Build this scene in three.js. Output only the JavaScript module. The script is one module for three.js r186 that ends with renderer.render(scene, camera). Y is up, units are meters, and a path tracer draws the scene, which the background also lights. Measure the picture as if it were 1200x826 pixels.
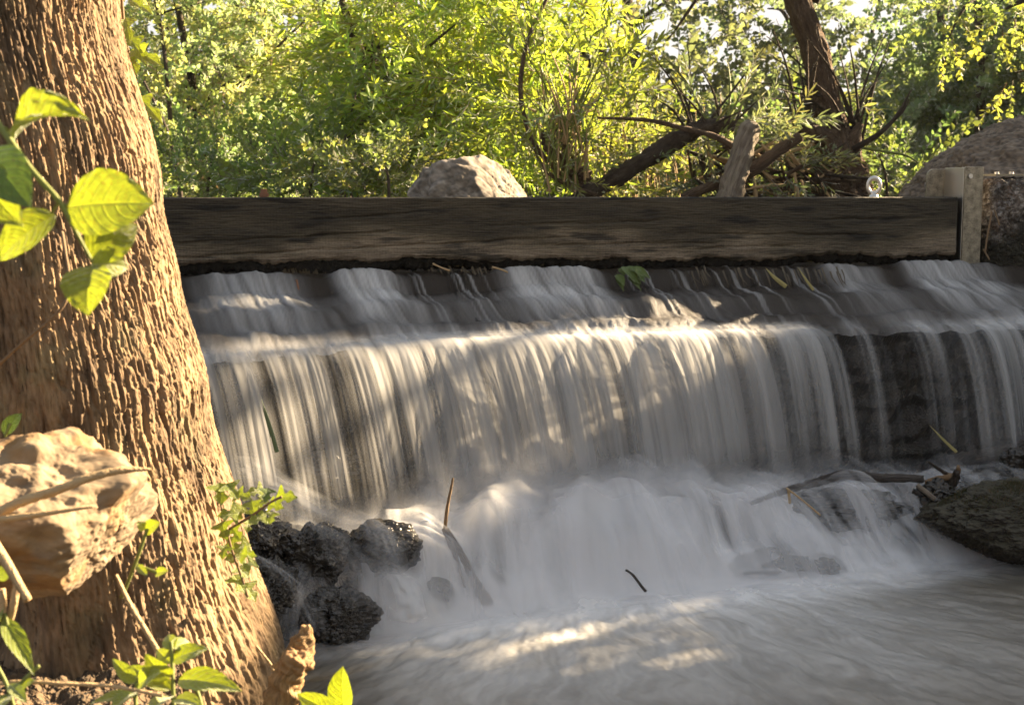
import * as THREE from 'three';
import { mergeGeometries, mergeVertices } from 'three/addons/utils/BufferGeometryUtils.js';
import { createNoise2D, createNoise3D } from 'simplex-noise';

// ------------------------------------------------------------------ camera, sky, sun, exposure
const W = 1024, H = 704, D2R = Math.PI / 180;
const scene = new THREE.Scene();
const FPX = 413 / Math.tan(15 * D2R);                       // focal length in pixels of the 1200 x 826 photograph
const YAW = 15 * D2R;
const camera = new THREE.PerspectiveCamera(30, W / H, 0.05, 600);
camera.position.set(-4.6 * Math.sin(YAW), 1.13, 4.6 * Math.cos(YAW));
camera.rotation.order = 'YXZ';
camera.rotation.set(-Math.atan(185 / FPX), -YAW, 0);
camera.updateMatrixWorld();
camera.focus = 3.2;
camera.userData.fStop = 11;

const SKYLIGHT = 0.128;
const ELEV = 23 * D2R;
const SUN = new THREE.Vector3(0.966 * Math.cos(ELEV), Math.sin(ELEV), -0.258 * Math.cos(ELEV)).normalize();   // towards the sun
{ // a pale hazy evening sky, warm towards the sun
  const w = 256, h = 128, d = new Float32Array(w * h * 4);
  for (let j = 0, o = 0; j < h; j++) for (let i = 0; i < w; i++, o += 4) {
    const el = ((j + 0.5) / h - 0.5) * Math.PI, az = ((i + 0.5) / w - 0.5) * 2 * Math.PI, x = Math.cos(az) * Math.cos(el), y = Math.sin(el), z = Math.sin(az) * Math.cos(el);
    const c = Math.max(-1, Math.min(1, x * SUN.x + y * SUN.y + z * SUN.z)), up = Math.pow(Math.max(0, y), 0.55), glow = Math.pow(0.5 + 0.5 * c, 3);
    const hz = [1.0, 0.98, 0.94], ze = [0.40, 0.53, 0.74], gl = [0.55, 0.40, 0.22];
    for (let k = 0; k < 3; k++) d[o + k] = SKYLIGHT * (hz[k] + (ze[k] - hz[k]) * up + gl[k] * glow);
    d[o + 3] = 1;
  }
  const t = new THREE.DataTexture(d, w, h, THREE.RGBAFormat, THREE.FloatType); t.mapping = THREE.EquirectangularReflectionMapping; t.magFilter = t.minFilter = THREE.LinearFilter; t.needsUpdate = true;
  scene.background = t; scene.environment = t;
}
const sun = new THREE.DirectionalLight(new THREE.Color(1, 0.77, 0.49), 5);
sun.position.copy(SUN).multiplyScalar(60);
sun.castShadow = true;
sun.shadow.mapSize.set(4096, 4096);
Object.assign(sun.shadow.camera, { left: -15, right: 15, top: 15, bottom: -15, near: 1, far: 140 });
scene.add(sun, sun.target);

const renderer = new THREE.WebGLRenderer({ antialias: true });
renderer.setSize(W, H);
renderer.toneMapping = THREE.LinearToneMapping;
renderer.toneMappingExposure = 7.7;
renderer.shadowMap.enabled = true;

// ------------------------------------------------------------------ helpers
function RNG(seed) { let a = seed >>> 0; return () => { a = (a + 0x6d2b79f5) | 0; let t = Math.imul(a ^ (a >>> 15), 1 | a); t = (t + Math.imul(t ^ (t >>> 7), 61 | t)) ^ t; return ((t ^ (t >>> 14)) >>> 0) / 4294967296; }; }
const n2 = createNoise2D(RNG(11)), n3 = createNoise3D(RNG(12));
const V = (x, y, z) => new THREE.Vector3(x, y, z);
const clamp = (x, a = 0, b = 1) => Math.min(b, Math.max(a, x));
const lerp = (a, b, t) => a + (b - a) * t;
const sst = (a, b, x) => { const t = clamp((x - a) / (b - a)); return t * t * (3 - 2 * t); };
const fbm2 = (x, y, o = 4) => { let s = 0, a = 0.5; for (let i = 0; i < o; i++) { s += a * n2(x, y); x = x * 2.03 + 7.1; y = y * 2.03 + 3.7; a *= 0.5; } return s; };
const fbm3 = (x, y, z, o = 4) => { let s = 0, a = 0.5; for (let i = 0; i < o; i++) { s += a * n3(x, y, z); x = x * 2.03 + 7.1; y = y * 2.03 + 3.7; z = z * 2.03 + 1.3; a *= 0.5; } return s; };
const curveAt = (pts, x) => { if (x <= pts[0][0]) return pts[0][1]; for (let i = 1; i < pts.length; i++) if (x <= pts[i][0]) { const t = (x - pts[i - 1][0]) / (pts[i][0] - pts[i - 1][0]); return lerp(pts[i - 1][1], pts[i][1], t * t * (3 - 2 * t)); } return pts[pts.length - 1][1]; };

// surveying: a direction seen from the tripod -> a place at a distance along the view axis / on a level / on a plane
const ray = (x, y) => V((x - 600) / FPX, (413 - y) / FPX, -1).applyQuaternion(camera.quaternion);
const C = (x, y, d) => camera.position.clone().addScaledVector(ray(x, y), d);
const onAxis = (x, y, ax, v) => { const r = ray(x, y); return camera.position.clone().addScaledVector(r, (v - camera.position[ax]) / r[ax]); };
const RIGHT = V(Math.cos(YAW), 0, Math.sin(YAW)), FWD = V(Math.sin(YAW), 0, -Math.cos(YAW));
const F = (X, d, y) => V(camera.position.x, 0, camera.position.z).addScaledVector(RIGHT, X).addScaledVector(FWD, d).setY(y);   // metres right of and in front of the tripod
const toF = (p) => { const q = p.clone().sub(camera.position); return { X: q.dot(RIGHT), d: q.dot(FWD), y: p.y }; };
const TOWARDS = FWD.clone().negate();

const used = new Map();
function numbered(name) { const n = used.get(name) ?? 0; used.set(name, n + 1); return n ? name + '_' + String(n).padStart(3, '0') : name; }
function shade(o) { o.traverse((m) => { if (m.isMesh) { m.castShadow = true; m.receiveShadow = true; } }); return o; }
function thing(name, label, category, group) {
  const o = new THREE.Group(); o.name = numbered(name); o.userData = { label, category }; if (group) o.userData.group = group; scene.add(o); return o;
}
function part(name, geo, mat, parent, kind) {
  const m = new THREE.Mesh(geo, mat); m.name = name; if (kind) m.userData.kind = kind; m.castShadow = m.receiveShadow = true; parent.add(m); return m;
}
function solo(name, label, category, geo, mat, group) {
  const m = new THREE.Mesh(geo, mat); m.name = numbered(name); m.userData = { label, category }; if (group) m.userData.group = group; m.castShadow = m.receiveShadow = true; scene.add(m); return m;
}
function struct(name, geo, mat) {
  const m = new THREE.Mesh(geo, mat); m.name = numbered(name); m.userData = { kind: 'structure' }; m.castShadow = m.receiveShadow = true; scene.add(m); return m;
}

// a grid surface: f(u, v) -> {p: [x, y, z], uv?: [u, v], c?: [r, g, b, a]}
function grid(nu, nv, f, { colors = 0, closeU = false } = {}) {
  const P = new Float32Array((nu + 1) * (nv + 1) * 3), UV = new Float32Array((nu + 1) * (nv + 1) * 2), K = colors ? new Float32Array((nu + 1) * (nv + 1) * colors) : null, idx = [];
  let k = 0;
  for (let j = 0; j <= nv; j++) for (let i = 0; i <= nu; i++, k++) {
    const r = f(closeU && i === nu ? 0 : i / nu, j / nv, i, j);
    P.set(r.p, k * 3); UV.set(r.uv ?? [i / nu, j / nv], k * 2); if (closeU && i === nu && !r.uv) UV[k * 2] = 1;
    if (K) for (let c = 0; c < colors; c++) K[k * colors + c] = r.c[c];
  }
  for (let j = 0; j < nv; j++) for (let i = 0; i < nu; i++) { const a = j * (nu + 1) + i, b = a + 1, c = a + nu + 1, d = c + 1; idx.push(a, b, c, b, d, c); }
  const g = new THREE.BufferGeometry();
  g.setAttribute('position', new THREE.BufferAttribute(P, 3)); g.setAttribute('uv', new THREE.BufferAttribute(UV, 2));
  if (K) g.setAttribute('color', new THREE.BufferAttribute(K, colors));
  g.setIndex(idx); g.computeVertexNormals();
  if (closeU) { const n = g.attributes.normal; for (let j = 0; j <= nv; j++) { const a = j * (nu + 1), b = a + nu, x = n.getX(a) + n.getX(b), y = n.getY(a) + n.getY(b), z = n.getZ(a) + n.getZ(b), l = Math.hypot(x, y, z) || 1; n.setXYZ(a, x / l, y / l, z / l); n.setXYZ(b, x / l, y / l, z / l); } }
  return g;
}
// a tapered, slightly knobbly tube through points; radii: number or list
function tube(pts, radii, { seg = 8, per = 10, rough = 0.12, fr = 30, seed = 0, cap = true } = {}) {
  const c = new THREE.CatmullRomCurve3(pts, false, 'centripetal'), n = Math.max(2, per * (pts.length - 1)), R = (t) => { if (typeof radii === 'number') return radii; const x = t * (radii.length - 1), i = Math.min(radii.length - 2, Math.floor(x)); return lerp(radii[i], radii[i + 1], x - i); };
  const fr0 = c.computeFrenetFrames(n, false), L = c.getLength();
  return grid(seg, n + (cap ? 2 : 0), (u, v, i, j) => {
    const jj = cap ? clamp(j - 1, 0, n) : j, t = jj / n, p = c.getPoint(t), N = fr0.normals[jj], B = fr0.binormals[jj], a = u * Math.PI * 2;
    let r = R(t); const q = p.clone().addScaledVector(N, Math.cos(a) * r).addScaledVector(B, Math.sin(a) * r);
    r *= 1 + rough * 2 * fbm3(q.x * fr + seed, q.y * fr, q.z * fr, 3);
    if (cap && (j === 0 || j === n + 2)) r = 0.0001;
    const w = p.addScaledVector(N, Math.cos(a) * r).addScaledVector(B, Math.sin(a) * r);
    return { p: [w.x, w.y, w.z], uv: [u * 2 * Math.PI * R(t) || 0, t * L] };
  }, { closeU: true });
}
// a rock: an icosphere pushed about by noise. opts: amp, fr, fine, fineFr, flat (planes that cut it), color(p, n) -> [r, g, b]
function rock(seed, rad, { detail = 24, amp = 0.28, fr = 1.1, fine = 0.03, fineFr = 6, ridge = 0, cuts = 0, colour, rot = [0, 0, 0], grit = 0.012 } = {}) {
  let g = new THREE.IcosahedronGeometry(1, detail); g.deleteAttribute('uv'); g.deleteAttribute('normal'); g = mergeVertices(g, 1e-5);
  const p = g.attributes.position, r = RNG(seed), planes = [];
  for (let i = 0; i < cuts; i++) planes.push([V(r() * 2 - 1, r() * 2 - 1, r() * 2 - 1).normalize(), 0.62 + r() * 0.25]);
  const q = V(), e = new THREE.Euler(...rot);
  for (let i = 0; i < p.count; i++) {
    q.fromBufferAttribute(p, i);
    let k = 1 + amp * 2 * fbm3(q.x * fr + seed, q.y * fr, q.z * fr, 3);
    for (const [n, d] of planes) { const t = q.dot(n) * k; if (t > d) k *= lerp(1, d / t, 0.95); }
    const fx = q.x * fineFr + seed * 3, fy = q.y * fineFr, fz = q.z * fineFr;
    k += fine * 2 * fbm3(fx, fy, fz, 4);
    if (ridge) k -= ridge * (1 - Math.abs(n3(fx * 0.5, fy * 0.5, fz * 0.5))) ** 4;
    k += grit * (fbm3(fx * 5, fy * 5, fz * 5, 3) + 0.6 * Math.max(0, n3(fx * 3.1, fy * 3.1, fz * 3.1)) ** 2);
    q.multiplyScalar(k); q.x *= rad[0]; q.y *= rad[1]; q.z *= rad[2]; q.applyEuler(e);
    p.setXYZ(i, q.x, q.y, q.z);
  }
  g.computeVertexNormals();
  const n = g.attributes.normal, uv = new Float32Array(p.count * 2), col = new Float32Array(p.count * 3);
  for (let i = 0; i < p.count; i++) {
    const x = p.getX(i), y = p.getY(i), z = p.getZ(i); uv[i * 2] = x + z * 0.7; uv[i * 2 + 1] = y + z * 0.5 - x * 0.2;
    col.set(colour ? colour(x, y, z, n.getX(i), n.getY(i), n.getZ(i)) : [1, 1, 1], i * 3);
  }
  g.setAttribute('uv', new THREE.BufferAttribute(uv, 2)); g.setAttribute('color', new THREE.BufferAttribute(col, 3));
  return g;
}
function texture(w, h, f, srgb = false, wrap = THREE.MirroredRepeatWrapping) {
  const d = new Uint8Array(w * h * 4);
  for (let y = 0, o = 0; y < h; y++) for (let x = 0; x < w; x++, o += 4) { const c = f(x / w, y / h); if (typeof c === 'number') { d[o] = d[o + 1] = d[o + 2] = clamp(c) * 255; d[o + 3] = 255; } else { for (let k = 0; k < 3; k++) { const q = clamp(c[k]); d[o + k] = 255 * (srgb ? (q <= 0.0031308 ? q * 12.92 : 1.055 * Math.pow(q, 1 / 2.4) - 0.055) : q); } d[o + 3] = 255; } }
  const t = new THREE.DataTexture(d, w, h, THREE.RGBAFormat);
  t.magFilter = THREE.LinearFilter; t.minFilter = THREE.LinearMipmapLinearFilter; t.generateMipmaps = true; t.wrapS = t.wrapT = wrap; if (srgb) t.colorSpace = THREE.SRGBColorSpace; t.needsUpdate = true;
  return t;
}
const rep = (t, x, y) => { const c = t.clone(); c.repeat.set(x, y); c.needsUpdate = true; return c; };

// ------------------------------------------------------------------ textures and materials
const grainT = texture(512, 512, (u, v) => 0.5 + 0.55 * fbm2(u * 14, v * 14, 5));
const stoneT = texture(512, 512, (u, v) => { const a = fbm2(u * 5, v * 5, 5), b = fbm2(u * 30 + 9, v * 30, 3); const k = 0.75 + 0.45 * a + 0.3 * b; return [k, k * 0.97, k * 0.92]; }, true);
const barkT = texture(512, 512, (u, v) => { const a = 1 - Math.abs(fbm2(u * 16, v * 3.2, 4)) * 1.7, b = fbm2(u * 50, v * 14, 3); return 0.35 + 0.45 * a + 0.25 * b; });
const barkC = texture(512, 512, (u, v) => { const a = fbm2(u * 6, v * 3, 4), b = fbm2(u * 40 + 3, v * 14, 3); const k = 0.8 + 0.4 * a + 0.35 * b; return [k, k * (0.97 + 0.05 * a), k * (0.93 + 0.08 * b)]; }, true);
const M = {};
const std = (name, o) => { const m = new THREE.MeshStandardMaterial(o); m.name = name; M[name] = m; return m; };
const phy = (name, o) => { const m = new THREE.MeshPhysicalMaterial(o); m.name = name; M[name] = m; return m; };
const lin = (r, g, b) => new THREE.Color().setRGB(r, g, b);
std('tree_bark', { vertexColors: true, color: lin(0.225, 0.15, 0.082), map: rep(barkC, 3, 2), bumpMap: rep(barkT, 4, 4), bumpScale: 0.003, roughness: 0.95 });
std('willow_bark', { color: lin(0.15, 0.10, 0.062), map: rep(barkC, 4, 2), bumpMap: rep(barkT, 4, 2), bumpScale: 0.02, roughness: 0.95 });
std('dark_bark', { color: lin(0.075, 0.055, 0.038), map: rep(barkC, 4, 2), bumpMap: rep(barkT, 4, 2), bumpScale: 0.015, roughness: 0.95 });
std('twig', { color: lin(0.16, 0.10, 0.05), roughness: 0.85 });
std('green_twig', { color: lin(0.14, 0.16, 0.035), roughness: 0.7 });
std('dry_twig', { color: lin(0.42, 0.29, 0.15), bumpMap: rep(grainT, 20, 8), bumpScale: 0.002, roughness: 0.85 });
std('grey_wood', { color: lin(0.30, 0.25, 0.19), map: rep(barkC, 5, 1.2), bumpMap: rep(barkT, 6, 1), bumpScale: 0.012, roughness: 0.9 });
std('wet_wood', { color: lin(0.05, 0.037, 0.027), map: rep(barkC, 4, 2), bumpMap: rep(barkT, 6, 2), bumpScale: 0.01, roughness: 0.4 });
std('pale_rock', { vertexColors: true, roughness: 0.95 });
phy('wet_rock', { specularIntensity: 0.9, vertexColors: true, roughness: 0.2 });
std('damp_rock', { vertexColors: true, roughness: 0.75 });
std('steel', { color: lin(0.56, 0.54, 0.51), metalness: 1, roughness: 0.36 });
std('dull_steel', { color: lin(0.33, 0.31, 0.26), map: rep(stoneT, 4, 4), metalness: 0.85, roughness: 0.36 });
std('rust', { color: lin(0.2, 0.09, 0.045), roughness: 0.8 });
std('soil', { color: lin(1, 1, 1), vertexColors: true, bumpMap: rep(grainT, 3, 3), bumpScale: 0.04, roughness: 1 });

// ------------------------------------------------------------------ the weir's own lines
const lipZ = (x) => 0.37 + 0.24 * sst(-0.3, -1.15, x) + 0.04 * sst(0.9, 1.9, x) + 0.012 * n2(x * 3, 4);
const LIPY = 0.665;
const sillTop = (x, z) => {                                   // stone under the flowing water
  const lz = lipZ(x), t = clamp(z / lz);
  const step = curveAt([[0, 0.852], [0.12, 0.845], [0.3, 0.782], [0.45, 0.765], [0.8, 0.70], [1, LIPY - 0.012]], t);
  return step;
};

// ------------------------------------------------------------------ ground: one sheet from the stream's bed to the horizon
function groundH(x, z) {
  const f = toF(V(x, 0, z));
  const leftEdge = curveAt([[-3, -1.9], [-0.3, -1.6], [0.3, -1.5], [1.0, -1.3], [1.8, -1.05], [2.6, -0.93], [3.6, -0.8], [6, -0.9]], z), rightEdge = curveAt([[-4, 2.4], [0, 2.3], [1.2, 2.2], [3, 2.8], [6, 3.5]], z);
  const bankTop = z > 0.8 ? lerp(0.98, 0.33, sst(0.8, 2.0, z)) : 0.98;
  const bankTopR = 0.9;
  const inL = sst(leftEdge + 0.12, leftEdge - 0.12, x), inR = sst(rightEdge - 0.15, rightEdge + 0.25, x);
  let bed = z < 0 ? 0.62 : z < 0.3 ? 0.45 : -0.32;
  bed = lerp(0.62, -0.32, sst(-0.3, 0.15, z));
  if (z < -2) bed = lerp(bed, 0.99, sst(-2.4, -3.4, z));
  let h = Math.max(lerp(bed, bankTop, inL), lerp(bed, bankTopR, inR));
  const far = Math.hypot(x, z);
  h += 0.05 * fbm2(x * 0.7, z * 0.7) * Math.max(inL, inR, sst(-2, -4, z)) + 0.02 * fbm2(x * 6, z * 6) + sst(12, 40, far) * 1.6 + 0.5 * sst(14, 60, far) * fbm2(x * 0.06, z * 0.06);
  return h;
}
{
  const warp = (t) => { const s = t * 2 - 1; return 2.6 * s + 197 * Math.sign(s) * Math.pow(Math.abs(s), 6) ; };
  const g = grid(300, 300, (u, v) => {
    const x = warp(u) * 1 + 0.2, z = warp(v) + 1.2, y = groundH(x, z), m = fbm2(x * 1.3, z * 1.3, 4), wet = sst(0.35, 0.05, y);
    const c = [lerp(0.13, 0.075, sst(-0.1, 0.2, m)), lerp(0.09, 0.08, sst(-0.1, 0.2, m)), lerp(0.05, 0.028, sst(-0.1, 0.2, m))].map((q) => q * lerp(1, 0.35, wet));
    return { p: [x, y, z], uv: [x, z], c };
  }, { colors: 3 });
  const idx = g.index.array; for (let i = 0; i < idx.length; i += 3) { const t = idx[i]; idx[i] = idx[i + 1]; idx[i + 1] = t; }
  g.computeVertexNormals();
  struct('ground', g, M.soil);
}

// ------------------------------------------------------------------ stone sill of the weir
{
  const g = grid(700, 120, (u, v) => {
    const x = lerp(-1.9, 2.6, u), lz = lipZ(x);
    let y, z;
    if (v < 0.45) { z = lerp(-0.5, lz, v / 0.45); y = sillTop(x, Math.max(z, 0)); }
    else { const t = (v - 0.45) / 0.55; y = lerp(LIPY - 0.012, -0.3, t); z = lz - 0.03 * sst(0, 0.06, t); z += (0.035 * fbm2(x * 7, y * 5, 4) + 0.03 * (1 - Math.abs(n2(x * 3 + 5, y * 9))) ** 3) * sst(0, 0.1, t); }
    y += 0.006 * fbm2(x * 20, z * 20 + y * 9, 3);
    const k = 0.75 + 0.7 * fbm2(x * 9, y * 9 + z * 4, 4), w = sst(0.05, 0.4, fbm2(x * 2 + 3, y * 6));
    return { p: [x, y, z], uv: [x, y - z], c: [0.024 * k, lerp(0.018, 0.019, w) * k, 0.013 * k] };
  }, { colors: 3 });
  const idx = g.index.array; for (let i = 0; i < idx.length; i += 3) { const t = idx[i]; idx[i] = idx[i + 1]; idx[i + 1] = t; }
  g.computeVertexNormals();
  struct('stone_sill', g, std('wet_stone', { vertexColors: true, bumpMap: rep(grainT, 6, 6), bumpScale: 0.005, roughness: 0.28 }));
}

// ------------------------------------------------------------------ water
const flip = (g) => { const idx = g.index.array; for (let i = 0; i < idx.length; i += 3) { const t = idx[i]; idx[i] = idx[i + 1]; idx[i + 1] = t; } g.computeVertexNormals(); return g; };
// how white the stream runs at a place along the weir: over the small step under the beam, and over the lip
const stepWhite = (x) => 0.9 * (sst(-1.15, -1.0, x) * sst(-0.72, -0.85, x)) * 0.8 + 0.95 * sst(-0.68, -0.6, x) * sst(-0.38, -0.5, x) + 0.9 * sst(-0.12, 0.0, x) * sst(0.32, 0.22, x) + 0.55 * sst(1.12, 1.2, x) * sst(1.42, 1.28, x) + 0.75 * sst(1.45, 1.52, x) * sst(1.95, 1.7, x) + 0.6 * sst(0.35, 0.75, n2(x * 34, 1.5)) * (sst(0.3, 0.4, x) * sst(1.2, 1.1, x) + sst(-0.42, -0.36, x) * sst(-0.08, -0.14, x));
const lipWhite = (x) => curveAt([[-1.5, 0.38], [-1.0, 0.42], [-0.8, 0.33], [-0.6, 0.46], [-0.45, 0.68], [-0.2, 0.72], [0.1, 0.78], [0.35, 0.72], [0.6, 0.66], [0.8, 0.52], [0.93, 0.45], [1.0, -0.02], [1.12, 0.14], [1.2, -0.05], [1.3, 0.0], [1.38, 0.3], [1.6, 0.36], [1.75, 0.52], [2.2, 0.5]], x);
{ // upstream pond behind the beam
  struct('upstream_water', new THREE.PlaneGeometry(4.4, 2.6, 20, 12).rotateX(-Math.PI / 2).translate(0.3, 0.95, -1.5), phy('pond_water', { color: lin(0.03, 0.03, 0.02), roughness: 0.08 }));
}
{ // stream: the sliding apron between beam and lip
  const foam = (x, z) => {
    const t = z / lipZ(x), sk = x - 0.12 * t;
    const streak = 0.5 + 0.5 * (0.6 * n2(sk * 16, t * 1.6) + 0.4 * n2(sk * 48, t * 2.4) + 0.25 * n2(sk * 120, t * 4));
    const s = stepWhite(x - 0.1 * t) * sst(0.0, 0.1, t) * (1 - 0.65 * sst(0.38, 0.75, t));
    const run = curveAt([[-1.5, 0.12], [-0.7, 0.2], [0, 0.22], [0.6, 0.14], [0.9, 0.03], [1.3, 0.08], [1.6, 0.2], [2.3, 0.2]], x) * sst(0.25, 0.45, t);
    const lip = Math.max(0, lipWhite(x)) * 0.75 * sst(0.84, 1.0, t);
    return clamp((s * 0.8 + run * 0.8 + lip) * (0.2 + 1.0 * streak));
  };
  const g = grid(900, 130, (u, v) => {
    const x = lerp(-1.8, 2.5, u), lz = lipZ(x), z = lerp(-0.35, lz + 0.012, v), t = Math.max(0, z / lz), f = foam(x, Math.max(z, 0));
    let y = sillTop(x, Math.max(z, 0)) + 0.014 + 0.012 * f;
    const live = sst(-0.1, 0.15, t);
    y += live * (0.008 * n2(x * 7 - t, t * 2.5) + 0.002 * n2(x * 26 - t * 2, t * 3) + 0.0007 * n2(x * 70, t * 10));
    y += 0.02 * stepWhite(x) * sst(0, 0.12, t) * sst(0.5, 0.25, t);
    y += sst(0.4, 0.6, t) * sst(1, 0.85, t) * 0.012 * n2(x * 2.6 + 9, t * 3 + 2);
    y -= 0.02 * sst(0.97, 1.02, z / lz);
    const d = [0.026, 0.019, 0.013], w = [0.62, 0.62, 0.62];
    return { p: [x, y, z], uv: [x, z], c: [0, 1, 2].map((i) => lerp(d[i], w[i], f)) };
  }, { colors: 3 });
  struct('stream_water', flip(g), phy('sliding_water', { vertexColors: true, roughness: 0.36, specularIntensity: 0.55, bumpMap: rep(grainT, 8, 30), bumpScale: 0.002 }));
}
// falling veils: layers of aerated water that leave the lip and drop on the boulders
function veil(layer, nu, nv, mat) {
  const g = grid(nu, nv, (u, v) => {
    const x0 = lerp(-1.7, 2.5, u), lz = lipZ(x0);
    const push = 0.5 + 0.5 * n2(x0 * 3.1 + layer * 9, 2 + layer), rid = 0.5 * n2(x0 * 17 + layer * 31, v * 0.35) + 0.18 * n2(x0 * 46 + layer * 7, v * 0.5 + 3) + 0.05 * n2(x0 * 110, v * 0.8 + layer);
    const t = Math.pow(v, 1.0), head = 0.16;                 // first part still runs on the apron
    let z, y;
    if (t < head) { const q = t / head; z = lz - 0.05 * (1 - q); y = LIPY + 0.016 + 0.02 * (1 - q) - 0.006 * q * q; }
    else { const q = (t - head) / (1 - head); z = lz + (0.05 + 0.23 * (0.6 + 0.4 * push)) * Math.sqrt(q) * (0.8 + 0.2 * q); y = LIPY + 0.010 - 0.52 * q * (0.22 + 0.78 * q); }
    z += layer * 0.014 + 0.014 * rid * sst(0.1, 0.4, t);
    y += 0.004 * layer + 0.006 * rid * sst(0.02, 0.15, t) * sst(0.35, 0.1, t);
    const drift = 0.08 * sst(1.4, -0.3, x0) * Math.pow(t, 1.3) + 0.02 * t;
    let e = lipWhite(x0) + 0.42 * n2(x0 * 6.5 + layer * 13, v * 0.3) + 0.30 * n2(x0 * 17 + layer * 5, v * 0.4 + 7) + 0.12 * n2(x0 * 46 + layer * 3, v * 0.5) + 0.035 * n2(x0 * 130, v * 0.8);
    let a = clamp(e * 1.1 - 0.08); a = a * a * (3 - 2 * a);
    a = Math.max(a, 0.42 * sst(0.4, 0.7, lipWhite(x0)));
    a *= sst(0.02, head * 1.1, t) * (1 - 0.22 * sst(head, 0.75, t)) * sst(1.0, 0.8, t) * 0.86;
    a = Math.max(a, 0.05 * sst(head, head + 0.1, t) * sst(-0.2, 0.3, lipWhite(x0)));
    const w = 0.66; return { p: [x0 + drift, y, z], uv: [x0, v], c: [w, w * 0.99, w * 0.97, clamp(a * (layer ? 0.62 : 0.95))] };
  }, { colors: 4 });
  return struct('waterfall', flip(g), mat);
}
phy('veil_water', { vertexColors: true, transparent: true, roughness: 1, transmission: 0.48, thickness: 0, side: THREE.DoubleSide });
phy('mist_water', { vertexColors: true, transparent: true, roughness: 1, transmission: 0.25, thickness: 0, side: THREE.DoubleSide });
veil(0, 1300, 90, M.veil_water);
veil(1, 900, 70, M.veil_water);

// lower cascade: white water tumbling over the boulders to the pool
const baseZ = (x) => curveAt([[-1.3, 1.25], [-0.75, 1.12], [-0.3, 1.02], [0.0, 0.97], [0.5, 0.97], [0.83, 0.96], [1.16, 0.90], [1.6, 0.80], [2.4, 0.8]], x);
const crestY = (x) => curveAt([[-1.4, 0.24], [-1.0, 0.09], [-0.78, 0.11], [-0.6, 0.15], [-0.35, 0.165], [-0.1, 0.19], [0.15, 0.21], [0.45, 0.19], [0.8, 0.165], [1.0, 0.15], [1.5, 0.15], [2.4, 0.16]], x);
const cascW = (x) => curveAt([[-1.4, 0.3], [-1.0, 0.16], [-0.8, 0.22], [-0.68, 0.5], [-0.55, 0.75], [-0.3, 0.7], [0, 0.85], [0.3, 0.8], [0.5, 0.66], [0.8, 0.52], [1.0, 0.36], [1.3, 0.32], [1.7, 0.2], [2.4, 0.2]], x);
function cascY(x, s) {                                          // s: 0 at the wall ... 1 at the pool
  const c = crestY(x), k = curveAt([[-1.4, 0.62], [-0.6, 0.5], [0, 0.42], [0.6, 0.42], [1, 0.5], [2, 0.6]], x);
  let y = s < k ? c * lerp(1.05, 0.93, s / k) : c * 0.93 * Math.pow(1 - sst(k, 1, s), 0.9);
  y += (0.040 * n2(x * 3.9, s * 2.2 + 5) + 0.008 * n2(x * 9, s * 1.4 + 1)) * sst(0, 0.25, s) * sst(1, 0.75, s);
  return y;
}
for (let layer = 0; layer < 4; layer++) {
  const g = grid(420, 130, (u, v) => {
    const x = lerp(-1.45, 2.4, u), zb = baseZ(x) + 0.03 * n2(x * 5, layer) + 0.05 * layer, za = lipZ(x) + 0.09, s = v, z = lerp(za, zb + 0.1, v);
    const ss = clamp((z - za) / (zb - za));
    let y = cascY(x, ss) + 0.006 + layer * (0.024 + 0.01 * n2(x * 2, layer * 5 + v)) * sst(1, 0.8, ss);
    if (layer === 0) y -= 0.004;
    y -= 0.03 * sst(0.97, 1.0, v);
    const flowX = x - 0.10 * ss * Math.sign(x - 0.3) * sst(0, 0.5, Math.abs(x - 0.3));
    let e = cascW(x) + 0.50 * n2(flowX * 3.6 + layer * 3, ss * 1.6 + 4) + 0.28 * n2(flowX * 14, ss * 0.9 + layer * 2) + 0.16 * n2(flowX * 40, ss * 1.2) + 0.25 * sst(0.75, 1, ss);
    let a = clamp(e * 1.12 - 0.06); a = a * a * (3 - 2 * a);
    a *= [0.88, 0.45, 0.32, 0.22][layer];
    a *= sst(0, layer ? 0.5 : 0.3, v) * sst(1, 0.93, v);
    const w = 0.8; return { p: [x, y, z], uv: [x, v], c: [w, w, w * 1.01, a] };
  }, { colors: 4 });
  struct('cascade_water', flip(g), M.mist_water);
}
// spray that hangs where the curtain lands
for (let layer = 0; layer < 3; layer++) {
  const g = grid(300, 50, (u, v) => {
    const x = lerp(-1.25, 1.9, u), h = (0.16 + 0.10 * n2(x * 1.7 + layer * 5, 3) + 0.04 * n2(x * 5, layer)) * curveAt([[-1.2, 1.1], [-0.5, 1], [0.1, 1.15], [0.8, 0.8], [1.1, 0.45], [1.9, 0.4]], x);
    const y = crestY(x) * 0.55 + v * (h + 0.1), z = lipZ(x) + 0.30 + 0.05 * layer - 0.10 * v * v + 0.03 * n2(x * 2.5 + layer * 7, v * 1.5);
    const a = [0.34, 0.26, 0.18][layer] * sst(1, 0.25, v) * sst(0, 0.3, v) * clamp(0.75 + 0.55 * n2(x * 3 + v * 0.6 + layer * 4, v * 0.8) + 0.2 * n2(x * 14 + v, v)) * clamp(cascW(x) * 1.5 + 0.1) * sst(0, 0.08, u) * sst(1, 0.92, u);
    return { p: [x + 0.05 * v, y, z], c: [0.72, 0.72, 0.73, clamp(a)] };
  }, { colors: 4 });
  struct('spray', flip(g), M.mist_water);
}
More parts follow.
